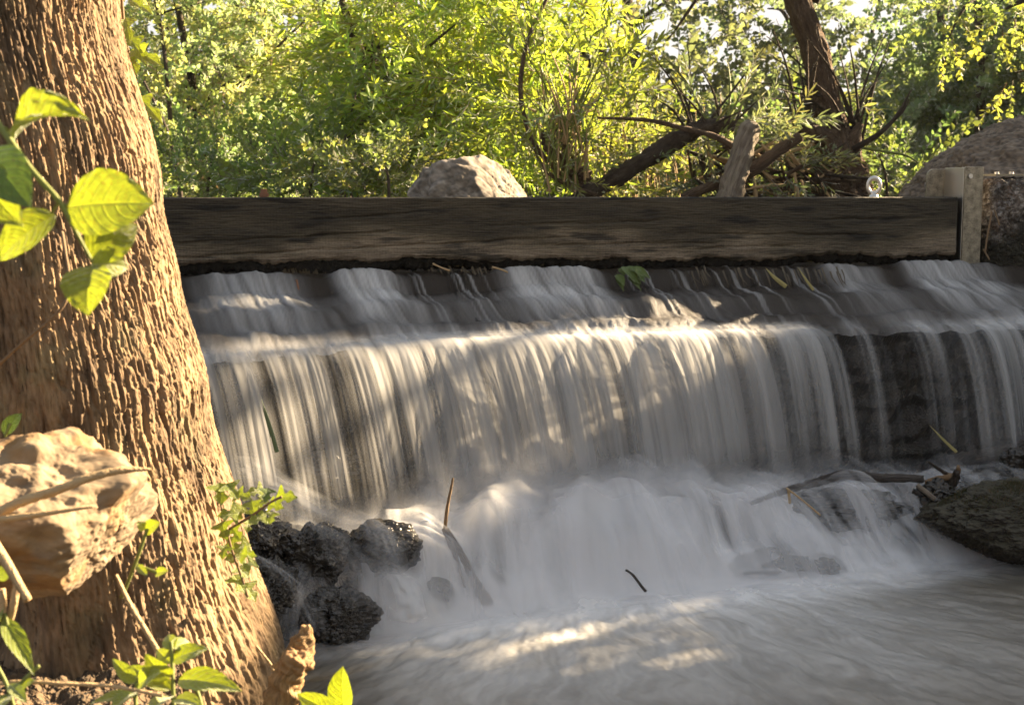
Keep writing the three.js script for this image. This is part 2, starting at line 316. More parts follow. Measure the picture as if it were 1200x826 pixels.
{ // bed of boulder rubble under the cascade
  const g = grid(260, 90, (u, v) => {
    const x = lerp(-1.5, 2.5, u), za = lipZ(x) - 0.03, z = lerp(za, baseZ(x) + 0.25, v), ss = clamp((z - za) / (baseZ(x) - za));
    const y = cascY(x, ss) - 0.03 - 0.12 * sst(0.8, 1.3, (z - za) / (baseZ(x) - za)) + 0.05 * fbm2(x * 6, z * 6, 4);
    const k = 0.8 + 0.6 * fbm2(x * 8, z * 8, 3);
    return { p: [x, y, z], uv: [x, z], c: [0.045 * k, 0.036 * k, 0.028 * k] };
  }, { colors: 3 });
  struct('stream_bed', flip(g), M.wet_stone);
}
{ // pool
  const X0 = -1.7, X1 = 3.4, Z0 = 0.55, Z1 = 4.2;
  const foam = (x, z) => {
    const dx = x - 0.15, dz = z - 0.35, r = Math.hypot(dx, dz), an = Math.atan2(dx, dz), wx = 0.12 * fbm2(x * 2.5, z * 2.5, 3);
    const streak = 0.5 + 0.5 * (0.45 * n2((an + wx) * 9, r * 1.7) + 0.35 * n2((an + wx * 0.6) * 24 + 5, r * 2.6) + 0.25 * n2((an + wx * 0.4) * 60, r * 5));
    const dist = z - baseZ(x);
    let f = 1.0 * sst(0.34, -0.02, dist) * clamp(cascW(x) + 0.25) + 0.62 * sst(1.5, 0.1, dist) * sst(-0.95, -0.45, x) * sst(1.15, 0.3, x + (z - 1) * -0.15);
    f += 0.07 * sst(1.6, 0.5, dist);
    f *= sst(-0.95, -0.62, x) * 0.9 + 0.1;
    f *= 0.45 + 0.75 * streak;
    return clamp(f);
  };
  const T = texture(1400, 1000, (u, v) => { const x = lerp(X0, X1, u), z = lerp(Z0, Z1, v), f = foam(x, z), m = 1 + 0.3 * fbm2(x * 3, z * 3, 3); return [lerp(0.075 * m, 0.7, f), lerp(0.06 * m, 0.7, f), lerp(0.036 * m, 0.69, f)]; }, true, THREE.ClampToEdgeWrapping);
  const g = grid(420, 320, (u, v) => {
    const x = lerp(X0, X1, u), z = lerp(Z0, Z1, v), dx = x - 0.15, dz = z - 0.35, r = Math.hypot(dx, dz), an = Math.atan2(dx, dz), near = sst(0.7, 0, z - baseZ(x));
    const y = 0.005 * n2(an * 7, r * 3) + 0.003 * n2(an * 22, r * 5 + 3) + 0.0025 * n2(an * 60, r * 12) + near * 0.008 * n2(x * 5, z * 3);
    return { p: [x, y, z], uv: [u, v] };
  });
  const b = texture(700, 500, (u, v) => { const x = lerp(X0, X1, u), z = lerp(Z0, Z1, v), dx = x - 0.15, dz = z - 0.35, r = Math.hypot(dx, dz), an = Math.atan2(dx, dz); return 0.5 + 0.3 * n2(an * 40, r * 9) + 0.2 * n2(an * 90, r * 24); }, false, THREE.ClampToEdgeWrapping);
  struct('pool_water', flip(g), phy('pool_water', { map: T, roughness: 0.4, bumpMap: b, bumpScale: 0.004 }));
}

// ------------------------------------------------------------------ wooden beam with eye bolt
{
  const beam = thing('wooden_beam', 'long dark weathered timber beam lying across the top of the weir', 'beam');
  const X0 = -1.75, X1 = 1.765, TOP = 1.121;
  const bot = (x) => 0.899 + 0.010 * sst(-1.2, -0.9, x) * sst(0.3, -0.2, x) + 0.012 * n2(x * 2.3, 1) + 0.008 * n2(x * 8, 2) + 0.004 * n2(x * 30, 3);
  const crack = (x, y) => { // long checks that run with the grain, slightly rising to the right
    let c = 0; const lines = [[-1.0, 0.93, 0.9, 0.05], [-0.75, 0.99, 1.0, 0.045], [-0.2, 0.965, 1.1, 0.05], [0.25, 1.03, 0.8, 0.02], [0.4, 0.955, 0.9, 0.0], [1.05, 0.985, 1.0, -0.015], [0.9, 0.94, 0.5, 0.01], [1.4, 1.04, 0.5, 0], [-0.5, 1.06, 0.5, 0.03]];
    for (const [cx, cy, len, sl] of lines) { const t = (x - cx) / len; if (Math.abs(t) < 0.5) { const yy = cy + sl * t + 0.003 * n2(x * 5, cy * 50) + 0.0015 * n2(x * 22, cy * 9); c = Math.max(c, Math.exp(-(((y - yy) / 0.0032) ** 2)) * sst(0.5, 0.25, Math.abs(t)) * (0.5 + 0.5 * sst(-0.3, 0.3, n2(x * 5, cy * 30)))); } }
    return c;
  };
  const woodC = texture(2048, 160, (u, v) => {
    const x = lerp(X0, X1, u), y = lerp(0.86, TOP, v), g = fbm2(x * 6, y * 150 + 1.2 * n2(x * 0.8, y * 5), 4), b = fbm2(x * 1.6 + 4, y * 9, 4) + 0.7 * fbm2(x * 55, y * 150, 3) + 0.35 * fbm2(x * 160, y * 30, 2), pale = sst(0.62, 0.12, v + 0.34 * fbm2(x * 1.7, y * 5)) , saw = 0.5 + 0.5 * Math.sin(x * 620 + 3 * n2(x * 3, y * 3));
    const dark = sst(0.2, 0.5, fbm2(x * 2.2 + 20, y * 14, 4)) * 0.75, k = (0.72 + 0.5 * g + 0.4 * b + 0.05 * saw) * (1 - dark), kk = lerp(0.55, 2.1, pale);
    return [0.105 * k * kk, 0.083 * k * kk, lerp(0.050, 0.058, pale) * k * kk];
  }, true);
  const woodB = texture(2048, 160, (u, v) => { const x = lerp(X0, X1, u), y = lerp(0.86, TOP, v); return 0.5 + 0.4 * fbm2(x * 7, y * 150, 4) + 0.02 * Math.sin(x * 620); });
  const wood = std('beam_wood', { map: woodC, bumpMap: woodB, bumpScale: 0.006, roughness: 0.85 });
  const ny = 60, sec = ny + 6, g = grid(1100, sec, (u, v, i, j) => {
    const x = lerp(X0, X1, u), b = bot(x); let y, z;
    if (j === 0) { y = TOP; z = -0.11; }
    else if (j === 1) { y = TOP + 0.0015 * n2(x * 20, 9); z = -0.05; }
    else if (j === 2) { y = TOP + 0.0015 * n2(x * 24, 5); z = -0.005; }
    else if (j <= ny + 3) { const t = (j - 3) / ny; y = lerp(TOP - 0.004, b, t); z = -0.011 * crack(x, y) + 0.003 * fbm2(x * 3, y * 14, 3) + 0.0012 * n2(x * 14, y * 160) - 0.01 * sst(0.94, 1, t); }
    else if (j === ny + 4) { y = b + 0.004; z = -0.05; }
    else { y = j === ny + 5 ? b : TOP - 0.001; z = -0.11; }
    return { p: [x, y, z], uv: [u, clamp((y - 0.86) / (TOP - 0.86)) + (j < 3 ? (z + 0.01) * 3 : 0)] };
  });
  part('timber', flip(g), wood, beam);
  const e = new THREE.Shape([[0.11, 0.905], [0, 0.905], [0, TOP - 0.003], [0.11, TOP - 0.001]].map(([a, b]) => new THREE.Vector2(a, b)));
  part('end_grain', new THREE.ShapeGeometry(e).rotateY(Math.PI / 2).translate(X1, 0, 0), wood, beam);
  // rotten, mossy underside
  const fr = grid(800, 16, (u, v, i, j) => {
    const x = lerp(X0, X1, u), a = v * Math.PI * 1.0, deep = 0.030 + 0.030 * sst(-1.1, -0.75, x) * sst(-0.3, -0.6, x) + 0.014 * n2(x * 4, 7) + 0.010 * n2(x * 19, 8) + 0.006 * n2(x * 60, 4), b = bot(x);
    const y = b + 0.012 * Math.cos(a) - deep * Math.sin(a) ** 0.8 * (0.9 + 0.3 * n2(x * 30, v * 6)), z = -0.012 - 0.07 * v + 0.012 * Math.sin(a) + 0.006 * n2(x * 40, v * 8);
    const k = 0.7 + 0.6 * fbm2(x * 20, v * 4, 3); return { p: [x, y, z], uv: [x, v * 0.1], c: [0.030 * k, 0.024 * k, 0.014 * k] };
  }, { colors: 3 });
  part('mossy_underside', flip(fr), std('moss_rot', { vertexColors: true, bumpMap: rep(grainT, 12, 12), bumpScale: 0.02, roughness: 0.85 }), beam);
  // eye bolt on the top
  const p = onAxis(1031, 228, 'y', TOP); p.z = -0.055; p.x = 1.437;
  const eb = new THREE.Group(); eb.name = 'eye_bolt'; beam.add(eb); eb.position.copy(p).setY(TOP);
  part('ring', new THREE.TorusGeometry(0.026, 0.0085, 14, 36).scale(0.86, 1.12, 1).rotateY(-0.55).translate(0, 0.042, 0), M.steel, eb);
  part('collar', new THREE.LatheGeometry([[0.0001, 0.014], [0.012, 0.014], [0.017, 0.006], [0.019, 0]].map(([a, b]) => new THREE.Vector2(a, b)), 20), M.steel, eb);
  const bp = onAxis(309, 229, 'y', TOP);
  const sb = new THREE.Group(); sb.name = 'rusty_bolt'; beam.add(sb); sb.position.set(onAxis(309, 225, 'z', -0.06).x, TOP, -0.06);
  part('shank', new THREE.CylinderGeometry(0.011, 0.013, 0.03, 12).translate(0, 0.013, 0), M.rust, sb);
  part('nut', new THREE.CylinderGeometry(0.018, 0.018, 0.012, 6).translate(0, 0.008, 0), M.rust, sb);
}

// ------------------------------------------------------------------ steel bracket and concrete pillar at the right
{
  const b = thing('steel_bracket', 'bent stainless steel bracket that holds the right end of the beam', 'bracket');
  const plate = (w, h, r1, r2, t = 0.006) => { const s = new THREE.Shape(); s.moveTo(0, 0); s.lineTo(w, 0); s.lineTo(w, h - r2); if (r2) s.absarc(w - r2, h - r2, r2, 0, Math.PI / 2); else s.lineTo(w, h); s.lineTo(r1, h); if (r1) s.absarc(r1, h - r1, r1, Math.PI / 2, Math.PI); s.lineTo(0, 0); return new THREE.ExtrudeGeometry(s, { depth: t, bevelEnabled: true, bevelSize: 0.001, bevelThickness: 0.001, bevelSegments: 2, curveSegments: 10 }); };
  const xw = 1.786;
  part('front_flange', plate(0.078, 0.37, 0.004, 0.004).translate(xw, 0.865, 0.004), M.dull_steel, b);
  part('web', plate(0.125, 0.36, 0.002, 0.002).rotateY(Math.PI / 2).translate(xw - 0.002, 0.872, 0.003), M.steel, b);
  part('rear_flange', plate(0.08, 0.36, 0.028, 0.002).translate(xw - 0.08, 0.868, -0.128), M.dull_steel, b);
  part('bolt', new THREE.CylinderGeometry(0.009, 0.009, 0.007, 16).rotateX(Math.PI / 2).translate(xw + 0.02, 1.2, 0.014), M.steel, b);
  const pil = thing('concrete_pillar', 'stained concrete pillar beside the steel bracket at the weir end', 'pillar');
  const col = (x, y, z) => { const a = fbm3(x * 6, y * 6, z * 6, 4), low = sst(1.08, 0.95, y + 0.1 * fbm3(x * 4, y * 4, 3, 3)), o = sst(0.15, 0.4, fbm3(x * 5 + 8, y * 5, z * 5, 3)); const sp = 0.22 * sst(0.05, 0.3, fbm3(x * 30, y * 30, z * 30, 3)), base = [0.17 + 0.24 * a + sp, 0.14 + 0.21 * a + sp, 0.118 + 0.19 * a + sp]; const mo = [0.032, 0.028, 0.016]; return base.map((c, i) => lerp(lerp(c, [0.2, 0.1, 0.04][i], o * 0.6), mo[i], low)); };
  let g = new THREE.BoxGeometry(0.75, 0.52, 0.5, 200, 140, 50); const p = g.attributes.position, cc = new Float32Array(p.count * 3);
  const ps = V(), q = V();
  for (let i = 0; i < p.count; i++) {
    ps.fromBufferAttribute(p, i); q.set(clamp(ps.x, -0.355, 0.355), clamp(ps.y, -0.24, 0.24), clamp(ps.z, -0.23, 0.23)); const dd = ps.clone().sub(q); if (dd.length() > 0) ps.copy(q).addScaledVector(dd.normalize(), 0.02);
    const nn = dd.length() ? dd : V(); ps.addScaledVector(nn, 0.014 * fbm3(ps.x * 9, ps.y * 9, ps.z * 9, 4) + 0.006 * n3(ps.x * 40, ps.y * 40, ps.z * 40));
    ps.add(V(2.275, 0.928, -0.2)); p.setXYZ(i, ps.x, ps.y, ps.z); cc.set(col(ps.x, ps.y, ps.z), i * 3);
  }
  g.setAttribute('color', new THREE.BufferAttribute(cc, 3)); g.computeVertexNormals();
  part('concrete_block', g, std('concrete', { vertexColors: true, map: rep(stoneT, 2.2, 1.6), bumpMap: rep(grainT, 3, 2.2), bumpScale: 0.02, roughness: 0.9 }), pil);
  part('top_plate', new THREE.BoxGeometry(0.16, 0.007, 0.1).translate(1.985, 1.205, -0.02), M.dull_steel, pil);
  for (const dx of [-0.035, 0.03]) part('nut', new THREE.CylinderGeometry(0.009, 0.009, 0.008, 6).translate(1.965 + dx, 1.213, 0.0), M.steel, pil);
  // dry stalks caught between bracket and pillar
  const st = solo('dry_stalk', 'thin dry plant stalks caught between the bracket and the concrete pillar', 'stalk', mergeGeometries([
    tube([C(1163, 248, 4.9), C(1158, 275, 4.88), C(1155, 296, 4.88)], 0.0035, { seg: 5 }), tube([C(1166, 246, 4.9), C(1172, 264, 4.88)], 0.003, { seg: 5 }), tube([C(1153, 292, 4.9), C(1160, 304, 4.87)], 0.003, { seg: 5 })]), M.twig);
}

// ------------------------------------------------------------------ big tree trunk on the left
const TR = { at: (y) => F(curveAt([[0.3, -0.675], [0.82, -0.707], [1.13, -0.733], [1.42, -0.771], [2.4, -0.81]], y), 1.98, y), r: (y) => curveAt([[-0.2, 0.52], [0.25, 0.37], [0.4, 0.318], [0.6, 0.276], [0.82, 0.243], [1.0, 0.217], [1.13, 0.20], [1.42, 0.18], [2, 0.17], [5, 0.12]], y) };
{
  const tree = thing('large_tree', 'thick furrowed tree trunk rising at the left edge, sunlit on its right side', 'tree');
  const camA = Math.atan2(TOWARDS.x, TOWARDS.z);
  const bark = (s, y) => {
    const w = 0.005 * n2(s * 9, y * 4), q = s + w, big = n2(s * 3, y * 1.2);
    const p1 = Math.abs(n2(q * 58, y * 4.2)), p2 = Math.abs(n2(q * 125 + 9, y * 10)), p3 = Math.abs(n2(q * 30 + 4, y * 26));
    const p0 = Math.abs(n2(q * 21 + 70, y * 1.5 + 0.2 * n2(s * 20, y * 6)));
    return -0.0048 * sst(0.13, 0.0, p0) + 0.0040 * (sst(0.0, 0.42, p1) - 0.6) + 0.0030 * (sst(0, 0.45, p2) - 0.5) - 0.0022 * sst(0.10, 0, p3) + 0.0016 * fbm2(s * 150, y * 75, 3) + 0.007 * big;
  };
  const geo = (y0, y1, nv, dense, coarse, cut) => {
    const angs = []; for (let i = 0; i <= dense; i++) angs.push(lerp(-105, 115, i / dense)); for (let i = 1; i <= coarse; i++) angs.push(lerp(115, 255, i / coarse));
    const nu = angs.length - 1;
    return grid(nu, nv, (u, v, i, j) => {
      const y = lerp(y0, y1, v), k = i === nu ? 0 : i, a = camA + angs[k] * D2R, R = TR.r(y), c = TR.at(y), s = angs[k] * D2R * 0.25;
      let r = R + bark(s, y) * (cut ? 1 : 1);
      const flute = sst(0.7, 0.1, y); r += flute * (0.025 * Math.cos((angs[k] - 70) * D2R * 3) + 0.012 * Math.cos((angs[k] + 10) * D2R * 5));
      const hollow = Math.exp(-(((angs[k] + 14) / 20) ** 2)) * Math.exp(-(((y - 0.565) / 0.075) ** 2)); r -= 0.13 * hollow;
      return { p: [c.x + Math.sin(a) * r, y, c.z + Math.cos(a) * r], uv: [s, y], c: (() => { const a = 1 + 0.45 * fbm2(s * 5, y * 3, 4) + 0.25 * fbm2(s * 24, y * 9, 3), li = 0.35 * sst(0.22, 0.5, fbm2(s * 9 + 20, y * 6, 4)), dk = 1 - 0.4 * sst(0.15, 0.45, fbm2(s * 4 + 50, y * 2.2, 3)); return [a * dk * lerp(1, 0.8, li), a * dk * lerp(1, 1.05, li), a * dk * lerp(1, 1.0, li)]; })() };
    }, { colors: 3 });
  };
  part('trunk', mergeGeometries([geo(-0.1, 1.62, 660, 440, 40), geo(1.62, 4.6, 120, 90, 40)]), M.tree_bark, tree);
  TR.tree = tree;
}

// ------------------------------------------------------------------ leaf shapes
// a big single leaf with a folded, curved blade; base and tip in the world, half width, the way its upper side faces
function leafGeo(base, tip, hw, facing, { fold = 0.25, curl = 0.15, kind = 'ovate', wave = 0.04, seed = 1, nu = 14, nv = 22, twist = 0 } = {}) {
  const ax = tip.clone().sub(base), L = ax.length(); ax.normalize();
  const side = V().crossVectors(ax, facing).normalize(), nor = V().crossVectors(side, ax).normalize();
  const prof = {
    ovate: (t) => Math.pow(Math.sin(Math.PI * Math.pow(t, 0.78)), 0.72) * (1 - 0.35 * sst(0.82, 1, t)),
    lance: (t) => Math.pow(Math.sin(Math.PI * Math.pow(t, 0.7)), 1.0),
    ivy: (t) => (t < 0.12 ? sst(0, 0.12, t) * 0.8 : 1) * (0.55 + 0.35 * Math.cos((t - 0.22) * 13) * (1 - t * 0.5)) * Math.pow(1 - t, 0.55) * 1.3,
    toothed: (t) => Math.pow(Math.sin(Math.PI * Math.pow(t, 0.68)), 0.85) * (1 + 0.07 * Math.sign(Math.sin(t * 70)) * Math.abs(Math.sin(t * 70))),
  }[kind];
  const g = grid(nu, nv, (u, v) => {
    const s = u * 2 - 1, t = v, w = hw * prof(clamp(t, 0.0005, 0.9995)), as = Math.abs(s), tw = twist * t;
    let x = s * w, h = as * w * fold - curl * L * (t - 0.5) * (t - 0.5) * 2 + wave * hw * n2(s * 2.2 + seed * 9, t * 4) * as;
    const vein = Math.sin((t - as * 0.32) * 40); h += 0.012 * hw * vein * as;
    const X = x * Math.cos(tw) - h * Math.sin(tw), Hh = x * Math.sin(tw) + h * Math.cos(tw);
    const p = base.clone().addScaledVector(ax, t * L).addScaledVector(side, X).addScaledVector(nor, Hh);
    return { p: [p.x, p.y, p.z], uv: [u, v] };
  });
  return g;
}
const veinMap = texture(256, 512, (u, v) => {
  const s = u * 2 - 1, as = Math.abs(s), mid = Math.exp(-((s / 0.03) ** 2)), q = (v * 1.0 - as * as * 0.22 - as * 0.10) * 7, lat = Math.exp(-(((q - Math.round(q)) / 0.055) ** 2)) * sst(0, 0.1, as) * sst(1, 0.7, as), net = Math.abs(fbm2(u * 22, v * 40, 3)), b = fbm2(u * 4, v * 6, 3);
  const k = 1 + 0.3 * b - 0.25 * net, vn = Math.max(mid, lat * 0.55);
  const sp = sst(0.28, 0.42, fbm2(u * 9 + 3, v * 15, 4)) * 0.35; return [lerp(0.66 * k, 0.72, vn * 0.45) * (1 - 0.2 * sp), lerp(0.74 * k, 0.78, vn * 0.4) * (1 - sp), lerp(0.35 * k, 0.5, vn * 0.4) * (1 - sp)];
}, true, THREE.ClampToEdgeWrapping);
const veinB = texture(256, 512, (u, v) => { const s = u * 2 - 1, as = Math.abs(s), q = (v - as * as * 0.22 - as * 0.10) * 7, lat = Math.exp(-(((q - Math.round(q)) / 0.07) ** 2)) * sst(0, 0.1, as); return 0.65 - 0.45 * Math.max(Math.exp(-((s / 0.05) ** 2)), lat * 0.8) + 0.12 * fbm2(u * 26, v * 50, 2); }, false, THREE.ClampToEdgeWrapping);
const leafMat = (name, r, g, b, tr = 0.5) => phy(name, { color: lin(r, g, b), map: veinMap, bumpMap: veinB, bumpScale: 0.0015, roughness: 1, transmission: tr, thickness: 0, clearcoat: 0.25, clearcoatRoughness: 0.4, side: THREE.DoubleSide });
leafMat('dogwood_leaf', 0.40, 0.43, 0.04, 0.6); leafMat('dark_leaf', 0.13, 0.19, 0.04, 0.3); leafMat('ivy_leaf', 0.36, 0.42, 0.04, 0.55); leafMat('weed_leaf', 0.46, 0.50, 0.03, 0.55);

// foreground leafy twig, hanging in from the left
{
  const t = thing('leafy_twig', 'leafy twig with broad veined green leaves in front of the trunk', 'twig');
  const D = 1.12;
  part('stem', mergeGeometries([tube([C(-30, 110, D), C(2, 152, D), C(35, 198, D - 0.01), C(70, 238, D - 0.02), C(90, 275, D - 0.02), C(107, 306, D - 0.01)], [0.0032, 0.003, 0.0027, 0.0024, 0.0018, 0.0014], { seg: 8, per: 8, rough: 0.05 }),
    tube([C(70, 238, D - 0.02), C(78, 241, D - 0.02)], 0.0014, { seg: 6, per: 4 }), tube([C(68, 237, D - 0.02), C(60, 249, D - 0.01)], 0.0013, { seg: 6, per: 4 }), tube([C(2, 152, D), C(8, 150, D)], 0.0014, { seg: 6, per: 4 })]), M.green_twig, t);
  const px = D / FPX, N = (a, b, c) => RIGHT.clone().multiplyScalar(a).add(V(0, b, 0)).addScaledVector(TOWARDS, c).normalize();
  const L = [
    [[8, 150, D], [95, 126, D - 0.01], 31, N(0.15, 0.75, 0.55), { fold: 0.75, curl: 0.35, seed: 1, wave: 0.16 }],
    [[76, 240, D - 0.02], [178, 236, D - 0.03], 41, N(-0.1, 0.35, 0.9), { fold: 0.14, curl: 0.12, seed: 2 }],
    [[102, 298, D - 0.005], [160, 262, D + 0.01], 27, N(0.2, 0.3, 0.9), { fold: 0.3, curl: 0.2, seed: 3 }],
    [[106, 307, D - 0.01], [150, 312, D + 0.0], 20, N(0.1, 0.5, 0.9), { fold: 0.3, curl: 0.3, seed: 9 }],
    [[106, 308, D - 0.012], [99, 367, D - 0.03], 30, N(-0.1, 0.35, 0.95), { fold: 0.3, curl: 0.25, seed: 4 }],
    [[60, 249, D - 0.01], [-6, 303, D - 0.01], 26, N(-0.25, 0.35, 0.9), { fold: 0.3, curl: 0.2, seed: 5 }],
    [[-22, 172, D - 0.05], [32, 238, D - 0.08], 30, N(0.2, 0.3, 0.95), { fold: 0.2, curl: 0.2, seed: 6 }],
    [[-40, 190, D - 0.05], [20, 262, D - 0.07], 30, N(-0.2, 0.3, 0.95), { fold: 0.2, curl: 0.2, seed: 7 }],
  ];
  L.forEach(([b, e, w, n, o], i) => part('leaf', leafGeo(C(...b), C(...e), w * px, n, { nu: 20, nv: 32, ...o }), i === 6 ? M.dark_leaf : M.dogwood_leaf, t));
}
// thin dry tendril across the trunk
solo('dry_tendril', 'thin brown tendril curving across the shaded side of the thick trunk', 'tendril', mergeGeometries([tube([C(-5, 430, 1.6), C(30, 398, 1.58), C(58, 375, 1.57), C(76, 354, 1.57), C(80, 325, 1.58), C(76, 296, 1.6), C(72, 272, 1.62)], 0.0022, { seg: 6, per: 6 })]), M.twig);

// ------------------------------------------------------------------ boulder and litter at the foot of the trunk
{
  const c = C(8, 612, 1.50);
  const g = rock(5, [0.162, 0.112, 0.13], { detail: 130, amp: 0.13, fr: 1.1, fine: 0.02, fineFr: 3.6, ridge: 0.02, cuts: 9, grit: 0.004, rot: [0.0, 0.2, 0.06], colour: (x, y, z) => { const a = fbm3(x * 16, y * 30, z * 16, 4), o = sst(0, 0.3, fbm3(x * 9 + 4, y * 9, z * 9, 3)); return [lerp(0.20, 0.21, o) + 0.1 * a, lerp(0.145, 0.125, o) + 0.08 * a, lerp(0.09, 0.055, o) + 0.05 * a]; } });
  solo('rough_boulder', 'rough brown boulder leaning against the foot of the thick trunk', 'boulder', g, M.pale_rock).position.copy(c);
}
solo('dry_twig', 'long bent dry twig lying across the top of the rough boulder', 'twig', tube([C(-20, 612, 1.36), C(20, 590, 1.35), C(70, 573, 1.35), C(110, 558, 1.36), C(142, 551, 1.37), C(176, 550, 1.38)], [0.006, 0.0055, 0.005, 0.0045, 0.004, 0.0015], { seg: 8, per: 10, rough: 0.15, fr: 90 }), M.dry_twig);
solo('dry_twig', 'straight dry twig lying flat below the long bent twig on the boulder', 'twig', tube([C(-20, 612, 1.345), C(30, 605, 1.34), C(108, 594, 1.35)], [0.004, 0.0035, 0.0012], { seg: 7, per: 10, rough: 0.12, fr: 90 }), M.dry_twig);
solo('dry_stalk', 'pair of broken pale stalks sticking up at the left edge below the boulder', 'stalk', mergeGeometries([tube([C(-8, 636, 1.3), C(12, 668, 1.29), C(32, 703, 1.28)], [0.0055, 0.005, 0.0045], { seg: 7, per: 6 }), tube([C(20, 680, 1.3), C(16, 704, 1.3), C(11, 726, 1.31)], 0.0038, { seg: 7, per: 6 }), tube([C(1, 690, 1.3), C(3, 718, 1.3)], 0.004, { seg: 7 })]), M.dry_twig);
solo('dry_twig', 'slanting dry stem running down the trunk foot right of the boulder', 'stem', tube([C(136, 674, 1.44), C(150, 705, 1.42), C(172, 742, 1.40), C(188, 770, 1.38), C(200, 800, 1.37)], [0.002, 0.0026, 0.003, 0.003, 0.003], { seg: 6, per: 8 }), M.dry_twig);
solo('dry_twig', 'thin pale stem lying level on the ground under the boulder', 'stem', tube([C(-10, 803, 1.33), C(24, 799, 1.32), C(70, 801, 1.32), C(130, 804, 1.33), C(190, 815, 1.33)], 0.0022, { seg: 6, per: 8 }), M.dry_twig);
// dry earth at the very foot
{
  const g = grid(160, 90, (u, v) => { const x = lerp(-0.75, 0.22, u), z = lerp(-0.45, 0.5, v), k = sst(-0.08, -0.34, x), h = 0.10 * k * sst(0.5, 0.1, Math.abs(z)) + 0.02 * fbm2(x * 5, z * 5, 4) + 0.012 * fbm2(x * 30, z * 30, 3) - 0.06, a = fbm2(x * 12, z * 12, 4); return { p: [x, h, z], uv: [x, z], c: [0.13 + 0.08 * a, 0.085 + 0.05 * a, 0.047 + 0.03 * a] }; }, { colors: 3 });
  struct('earth_mound', flip(g), M.soil).position.copy(F(-0.62, 1.5, 0.55));
}
// broken branch stump standing by the water
{
  const t = thing('broken_branch', 'short broken branch stump standing upright between trunk and pool', 'branch');
  const d = 1.62;
  part('stub', tube([C(322, 850, d), C(332, 815, d), C(338, 790, d), C(350, 768, d + 0.01), C(357, 742, d + 0.01), C(359, 734, d + 0.01)], [0.019, 0.019, 0.021, 0.018, 0.0085, 0.008], { seg: 18, per: 12, rough: 0.35, fr: 38 }), std('broken_wood', { color: lin(0.40, 0.25, 0.11), map: rep(barkC, 8, 3), bumpMap: rep(barkT, 8, 3), bumpScale: 0.008, roughness: 0.85 }), t);
  part('splinter', tube([C(356, 742, d + 0.01), C(362, 733, d)], [0.005, 0.002], { seg: 6 }), M.dry_twig, t);
  part('knot', rock(7, [0.018, 0.017, 0.014], { detail: 10, colour: () => [0.22, 0.13, 0.06] }).translate(...C(344, 778, d - 0.012).toArray()), M.pale_rock, t);
}
solo('curved_twig', 'small curved pale twig beside the trunk base above the pool', 'twig', tube([C(300, 757, 1.9), C(309, 768, 1.9), C(316, 777, 1.9), C(320, 786, 1.9)], 0.002, { seg: 6 }), M.dry_twig);

// low plants
function sprig(name, label, cat, mat, d, stems, leaves, kind = 'toothed', group) {
  const t = thing(name, label, cat, group), px = d / FPX;
  part('stem', mergeGeometries(stems.map((s) => tube(s.map(([x, y, dd]) => C(x, y, d + (dd ?? 0))), 0.0021, { seg: 6, per: 6, rough: 0.05 }))), M.green_twig, t);
  leaves.forEach(([b, e, w, n, o], i) => part('leaf', leafGeo(C(b[0], b[1], d + (b[2] ?? 0)), C(e[0], e[1], d + (e[2] ?? 0)), w * px, RIGHT.clone().multiplyScalar(n[0]).add(V(0, n[1], 0)).addScaledVector(TOWARDS, n[2]).normalize(), { kind, seed: i + 3, ...o }), mat, t));
  return t;
}
sprig('leafy_plant', 'bright green leafy weed growing before the trunk foot at the bottom', 'plant', M.weed_leaf, 1.36,
  [[[204, 850], [202, 800], [200, 752]], [[160, 850], [158, 818], [160, 800]], [[240, 850], [234, 820], [222, 790, 0.02]]],
  [[[207, 792], [281, 806, -0.03], 17, [0.1, 0.8, 0.6], {}], [[200, 772], [243, 758, 0.0], 13, [0, 0.8, 0.6], {}], [[196, 798], [170, 768, -0.02], 15, [-0.3, 0.6, 0.7], {}], [[199, 806], [150, 778, 0.02], 12, [-0.2, 0.8, 0.6], {}], [[160, 806], [128, 832, -0.03], 13, [-0.3, 0.8, 0.5], {}], [[158, 802], [186, 786, -0.02], 14, [0.2, 0.7, 0.7], {}], [[158, 800], [130, 771, 0.01], 9, [-0.3, 0.7, 0.6], {}], [[201, 760], [196, 742, 0.02], 9, [0, 0.5, 0.8], {}], [[200, 756], [224, 752, 0.02], 8, [0.3, 0.6, 0.7], {}], [[160, 812], [104, 822, -0.02], 10, [-0.2, 0.9, 0.4], {}], [[202, 815], [236, 826, -0.04], 11, [0.2, 0.8, 0.6], {}], [[200, 812], [172, 834, -0.05], 12, [-0.2, 0.7, 0.7], {}], [[199, 776], [182, 760, 0.02], 9, [-0.3, 0.7, 0.7], {}]]);
sprig('leafy_plant', 'drooping green plant at the left edge below the boulder', 'plant', M.ivy_leaf, 1.3,
  [[[-6, 690], [5, 720], [10, 745]], [[-10, 770], [6, 800], [16, 830]], [[2, 826], [24, 800], [45, 780]]],
  [[[3, 722], [40, 790, -0.02], 12, [0.5, 0.3, 0.8], { kind: 'lance' }], [[0, 700], [-14, 745, 0], 12, [-0.3, 0.4, 0.9], {}], [[-4, 678], [13, 664, 0], 9, [0.1, 0.4, 0.9], {}], [[10, 800], [30, 822, -0.02], 8, [0.3, 0.6, 0.7], {}], [[12, 812], [-8, 834, -0.02], 9, [-0.2, 0.7, 0.7], {}], [[18, 806], [40, 796, 0], 6, [0.2, 0.7, 0.7], {}]], 'ovate');
